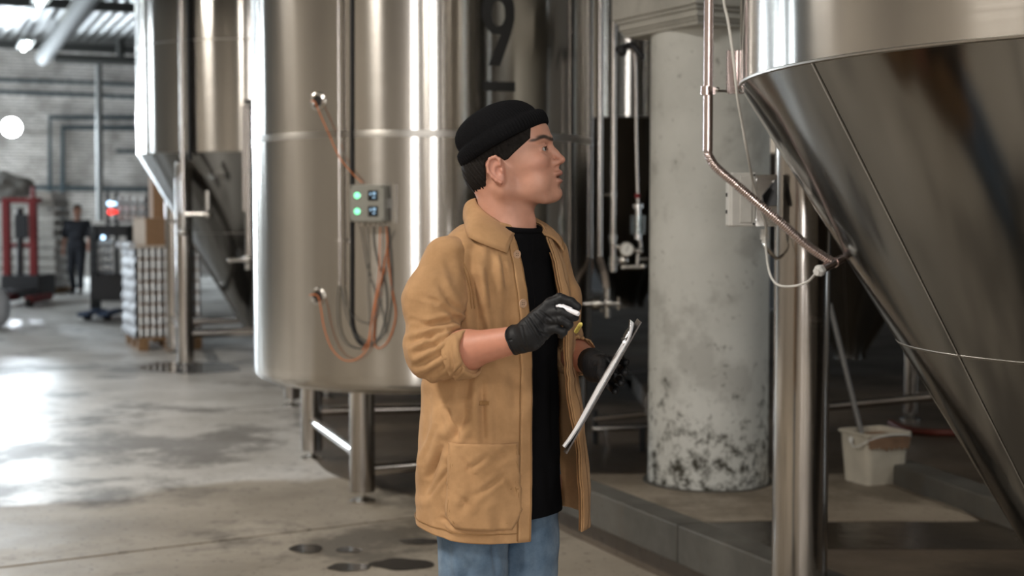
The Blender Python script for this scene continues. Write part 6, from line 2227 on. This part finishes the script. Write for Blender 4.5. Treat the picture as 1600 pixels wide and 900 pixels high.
# rolled cuff bead of the glove
cc0 = WR - w_dir * 0.030
ring = []
ua_ = w_dir.cross(UP).normalized(); ub_ = w_dir.cross(ua_)
for k in range(40):
    a = 2 * PI * k / 40
    ring.append(cc0 + w_dir * 0.003 * math.sin(3 * a) + ua_ * 0.0318 * math.cos(a) + ub_ * 0.0318 * math.sin(a))
build('cuff_bead', MB().tube(ring, 0.0018, 8, closed=True), M['glove'], gl, angle=0)
rowsg = []
for t in (-0.030, -0.020, -0.010, 0.0):
    rowsg.append([WR + w_dir * t + ua_ * 0.0325 * math.cos(2 * PI * k / 40) + ub_ * 0.0325 * math.sin(2 * PI * k / 40) for k in range(41)])
build('glove_sleeve', MB().sheet(rowsg, 0.001), M['glove'], gl, angle=0)

# pen held between fingers
pn = thing('pen', 'white marker pen held in the gloved hand before the chest', 'pen', Q(890, 487, -0.03))
pa = P(868, 476, hyY - 0.012); pb = P(905, 491, hyY - 0.046)
ax_p = (pb - pa).normalized()
build('barrel', MB().cyl(pa - ax_p * 0.012, pa + ax_p * 0.01, 0.0048, n=20), M['pen'], pn)
build('cap', MB().lathe([(0.0, 0.0), (0.0050, 0.0), (0.0056, 0.002), (0.0056, (pb - pa).length - 0.006), (0.0050, (pb - pa).length - 0.001), (0.0, (pb - pa).length)], pa, 24, axis=ax_p), M['pen'], pn)
build('clip', MB().box((pa + pb) / 2 + UP * 0.0068, (0.024, 0.003, 0.0014), (ax_p, UP.cross(ax_p).normalized(), ax_p.cross(UP.cross(ax_p).normalized()))), M['pen'], pn)

# ---- clipboard: near edge lower right, board runs away from the camera
n0_ = P(1002, 503, 2.985); n1_ = P(885, 709, 2.985)
wdv = Vector((0.0, 0.218, 0)) 
f0_ = P(996.5, 498, 3.200); f1_ = P(881.5, 706, 3.200)
cbd = thing('clipboard', 'dark clipboard with white paper seen nearly edge on, held in the far glove', 'clipboard', n1_)
Ld = (n1_ - n0_).normalized(); Wd = (f0_ - n0_).normalized(); Nd = Ld.cross(Wd).normalized()
if Nd.x > 0: Nd = -Nd
rows = []
for i in range(25):
    t = i / 24
    rows.append([n0_.lerp(n1_, t).lerp(f0_.lerp(f1_, t), j / 8) for j in range(9)])
bm_ = MB().sheet(rows, 0.0)
bo = build('board', bm_, M['board'], cbd, smooth=False)
so = bo.modifiers.new('t', 'SOLIDIFY'); so.thickness = 0.003; so.offset = 0
for q in range(3):
    rows = []
    for i in range(25):
        t = i / 24
        curl = 0.010 * max(0, (0.12 - t) / 0.12) ** 1.5 + 0.006 * max(0, (t - 0.75) / 0.25) ** 2 + 0.0006 * q
        a0 = n0_.lerp(n1_, 0.03 + 0.94 * t); b0 = f0_.lerp(f1_, 0.03 + 0.94 * t)
        rows.append([a0.lerp(b0, 0.02 + 0.96 * j / 10) + Nd * (0.0024 + curl + 0.0006 * q + (0.002 + 0.002 * q) * math.sin(PI * j / 10) * math.sin(PI * t)) for j in range(11)])
    build('paper', MB().sheet(rows, 0.0003), M['paper'], cbd)
cl0 = n0_.lerp(n1_, 0.13).lerp(f0_.lerp(f1_, 0.13), 0.5)
WdN = (f0_ - n0_).normalized()
m = MB().bbox(cl0 + Nd * 0.006, (0.045, 0.13, 0.002), (Ld, WdN, Nd), 0.0008)
m.bbox(cl0 + Nd * 0.010 - Ld * 0.004, (0.020, 0.10, 0.006), (Ld, WdN, Nd), 0.002)
clp = build('clip', m, M['chrome'], cbd, smooth=False)
build('spring_rod', MB().cyl(cl0 + Nd * 0.009 - WdN * 0.07 + Ld * 0.012, cl0 + Nd * 0.009 + WdN * 0.07 + Ld * 0.012, 0.0035, n=12), M['chrome'], clp)
build('lever', MB().sheet([[cl0 + Nd * (0.008 + 0.010 * t) - Ld * (0.012 + 0.022 * t) + WdN * (0.05 * s) for s in (-1, -0.3, 0.3, 1)] for t in (0, 0.5, 1)], 0.001), M['chrome'], clp)

# ---- far hand gripping the board's far edge
hY = 3.26
def R_(x, y, Yv): return v3(P(x, y, Yv))
lo = P(900, 625, 3.45); hi = P(1010, 535, 3.45)
g = Grid((lo.x, 3.06, lo.z), (hi.x, 3.46, hi.z), 0.0026)
wd2 = (WL - EL).normalized()
d = cap(g, v3(WL - wd2 * 0.012), v3(WL + wd2 * 0.01), 0.0315, 0.031)
d = smin(d, cap(g, v3(WL), R_(944, 572, 3.275), 0.029, 0.024), 0.016)
d = smin(d, cap(g, R_(928, 582, 3.33), R_(948, 586, 3.27), 0.024, 0.020), 0.016)
d = smin(d, finger(g, [R_(948, 562, 3.285), R_(962, 560, 3.25), R_(974, 562, 3.20), R_(978, 566, 3.165)], [0.012, 0.0105, 0.0095, 0.0085]), 0.005)
d = smin(d, finger(g, [R_(950, 574, 3.275), R_(966, 576, 3.235), R_(975, 578, 3.185), R_(976, 582, 3.15)], [0.012, 0.0105, 0.0095, 0.0085]), 0.005)
d = smin(d, finger(g, [R_(950, 586, 3.27), R_(964, 592, 3.23), R_(970, 595, 3.185), R_(970, 598, 3.155)], [0.0115, 0.0100, 0.0092, 0.0082]), 0.005)
d = smin(d, finger(g, [R_(946, 597, 3.265), R_(956, 606, 3.23), R_(962, 609, 3.195), R_(961, 612, 3.17)], [0.0105, 0.0092, 0.0084, 0.0075]), 0.005)
d = smin(d, finger(g, [R_(934, 566, 3.30), R_(942, 570, 3.25), R_(940, 584, 3.20), R_(942, 592, 3.165)], [0.015, 0.0125, 0.0110, 0.0092]), 0.005)
sdf_obj('glove', d, g, M['glove'], man, None, 0.0012, 6.0, 50)
yp = thing('pencil', 'yellow pencil stub showing between the glove and the far side of the jacket', 'pencil', P(904, 520, 3.24))
build('shaft', MB().cyl(P(900, 518, 3.27), P(907, 507, 3.22), 0.0050, n=10), M['yellow'], yp)
build('tip', MB().cyl(P(907, 507, 3.22), P(908, 505.5, 3.214), 0.0048, 0.003, n=10), M['yellow'], yp)

# ---------------------------------------------------------------- far worker
WY = 28.3
wp = P(122, 462, WY)
w0 = Vector((wp.x, WY, 0.0))
wk = thing('person', 'distant worker in dark clothes standing by the far wall', 'person', w0)
g = Grid((w0.x - 0.4, WY - 0.4, 0.0), (w0.x + 0.4, WY + 0.4, 1.85), 0.016)
o_ = w0


def wv_(x, y, z): return (o_.x + x, WY + y, z)


leg_ = smin(cap(g, wv_(-0.10, 0, 0.86), wv_(-0.12, -0.03, 0.48), 0.085, 0.06), cap(g, wv_(-0.12, -0.03, 0.48), wv_(-0.10, 0.06, 0.08), 0.058, 0.045), 0.03)
leg_ = smin(leg_, smin(cap(g, wv_(0.08, 0, 0.86), wv_(0.07, -0.05, 0.48), 0.085, 0.06), cap(g, wv_(0.07, -0.05, 0.48), wv_(0.06, -0.02, 0.08), 0.058, 0.045), 0.03), 0.02)
feet = smin(cap(g, wv_(-0.10, 0.05, 0.045), wv_(-0.11, -0.12, 0.04), 0.042, 0.036), cap(g, wv_(0.06, 0, 0.045), wv_(0.09, -0.16, 0.04), 0.042, 0.036), 0.01)
tr = smin(cap(g, wv_(-0.06, 0, 0.95), wv_(0.06, 0, 0.95), 0.12), cap(g, wv_(-0.09, 0, 1.33), wv_(0.09, 0, 1.33), 0.115), 0.1)
tr = smin(tr, cap(g, wv_(-0.05, 0, 1.12), wv_(0.05, 0, 1.18), 0.105), 0.06)
arm = None
for s, hx, hy2, hz in ((-1, -0.27, -0.06, 0.86), (1, 0.26, -0.12, 0.95)):
    a = smin(cap(g, wv_(s * 0.19, 0, 1.41), wv_(s * 0.25, 0.02, 1.13), 0.055, 0.042), cap(g, wv_(s * 0.25, 0.02, 1.13), wv_(hx, hy2, hz), 0.040, 0.028), 0.02)
    a = smin(a, ell(g, wv_(hx, hy2, hz - 0.06), (0.03, 0.035, 0.06)), 0.02)
    arm = a if arm is None else np.minimum(arm, a)
hd_ = ell(g, wv_(0.02, -0.02, 1.64), (0.078, 0.098, 0.115))
hd_ = smin(hd_, ell(g, wv_(0.045, -0.10, 1.625), (0.018, 0.02, 0.02)), 0.01)
hd_ = smin(hd_, cap(g, wv_(0.0, 0, 1.42), wv_(0.01, 0, 1.56), 0.055, 0.05), 0.03)
bd_ = smin(smin(leg_, tr, 0.05), arm, 0.03); bd_ = smin(bd_, hd_, 0.03); bd_ = smin(bd_, feet, 0.02)
V, F = surface_nets(bd_, g.lo, g.h)
np_mesh('body', V, F, M['skin'], wk, np.tile(SK * 0.9, (len(V), 1)))
navy = simple('navy_workwear', (0.012, 0.014, 0.020), 0.85)
d = smax(smin(smin(tr, leg_, 0.05), np.minimum(cap(g, wv_(-0.19, 0, 1.41), wv_(-0.25, 0.02, 1.17), 0.068, 0.062), cap(g, wv_(0.19, 0, 1.41), wv_(0.25, 0.02, 1.17), 0.068, 0.062)), 0.04) - 0.018, np.maximum(0.84 - g.Z, g.Z - 1.47), 0.01)
V, F = surface_nets(d, g.lo, g.h); np_mesh('work_shirt', V, F, navy, wk)
d = smax(smin(leg_, tr, 0.05) - 0.020, np.maximum(0.09 - g.Z, g.Z - 1.02), 0.01)
V, F = surface_nets(d, g.lo, g.h); np_mesh('trousers', V, F, navy, wk)
V, F = surface_nets(np.maximum(feet - 0.008, 0.004 - g.Z), g.lo, g.h); np_mesh('shoes', V, F, M['black'], wk)
d = np.maximum(ell(g, wv_(0.012, 0.0, 1.675), (0.088, 0.104, 0.105)), -(g.Z - 1.655 + (g.Y - WY + 0.02) * 0.9 * -1) )
V, F = surface_nets(d, g.lo, g.h); np_mesh('hair', V, F, M['hair'], wk)
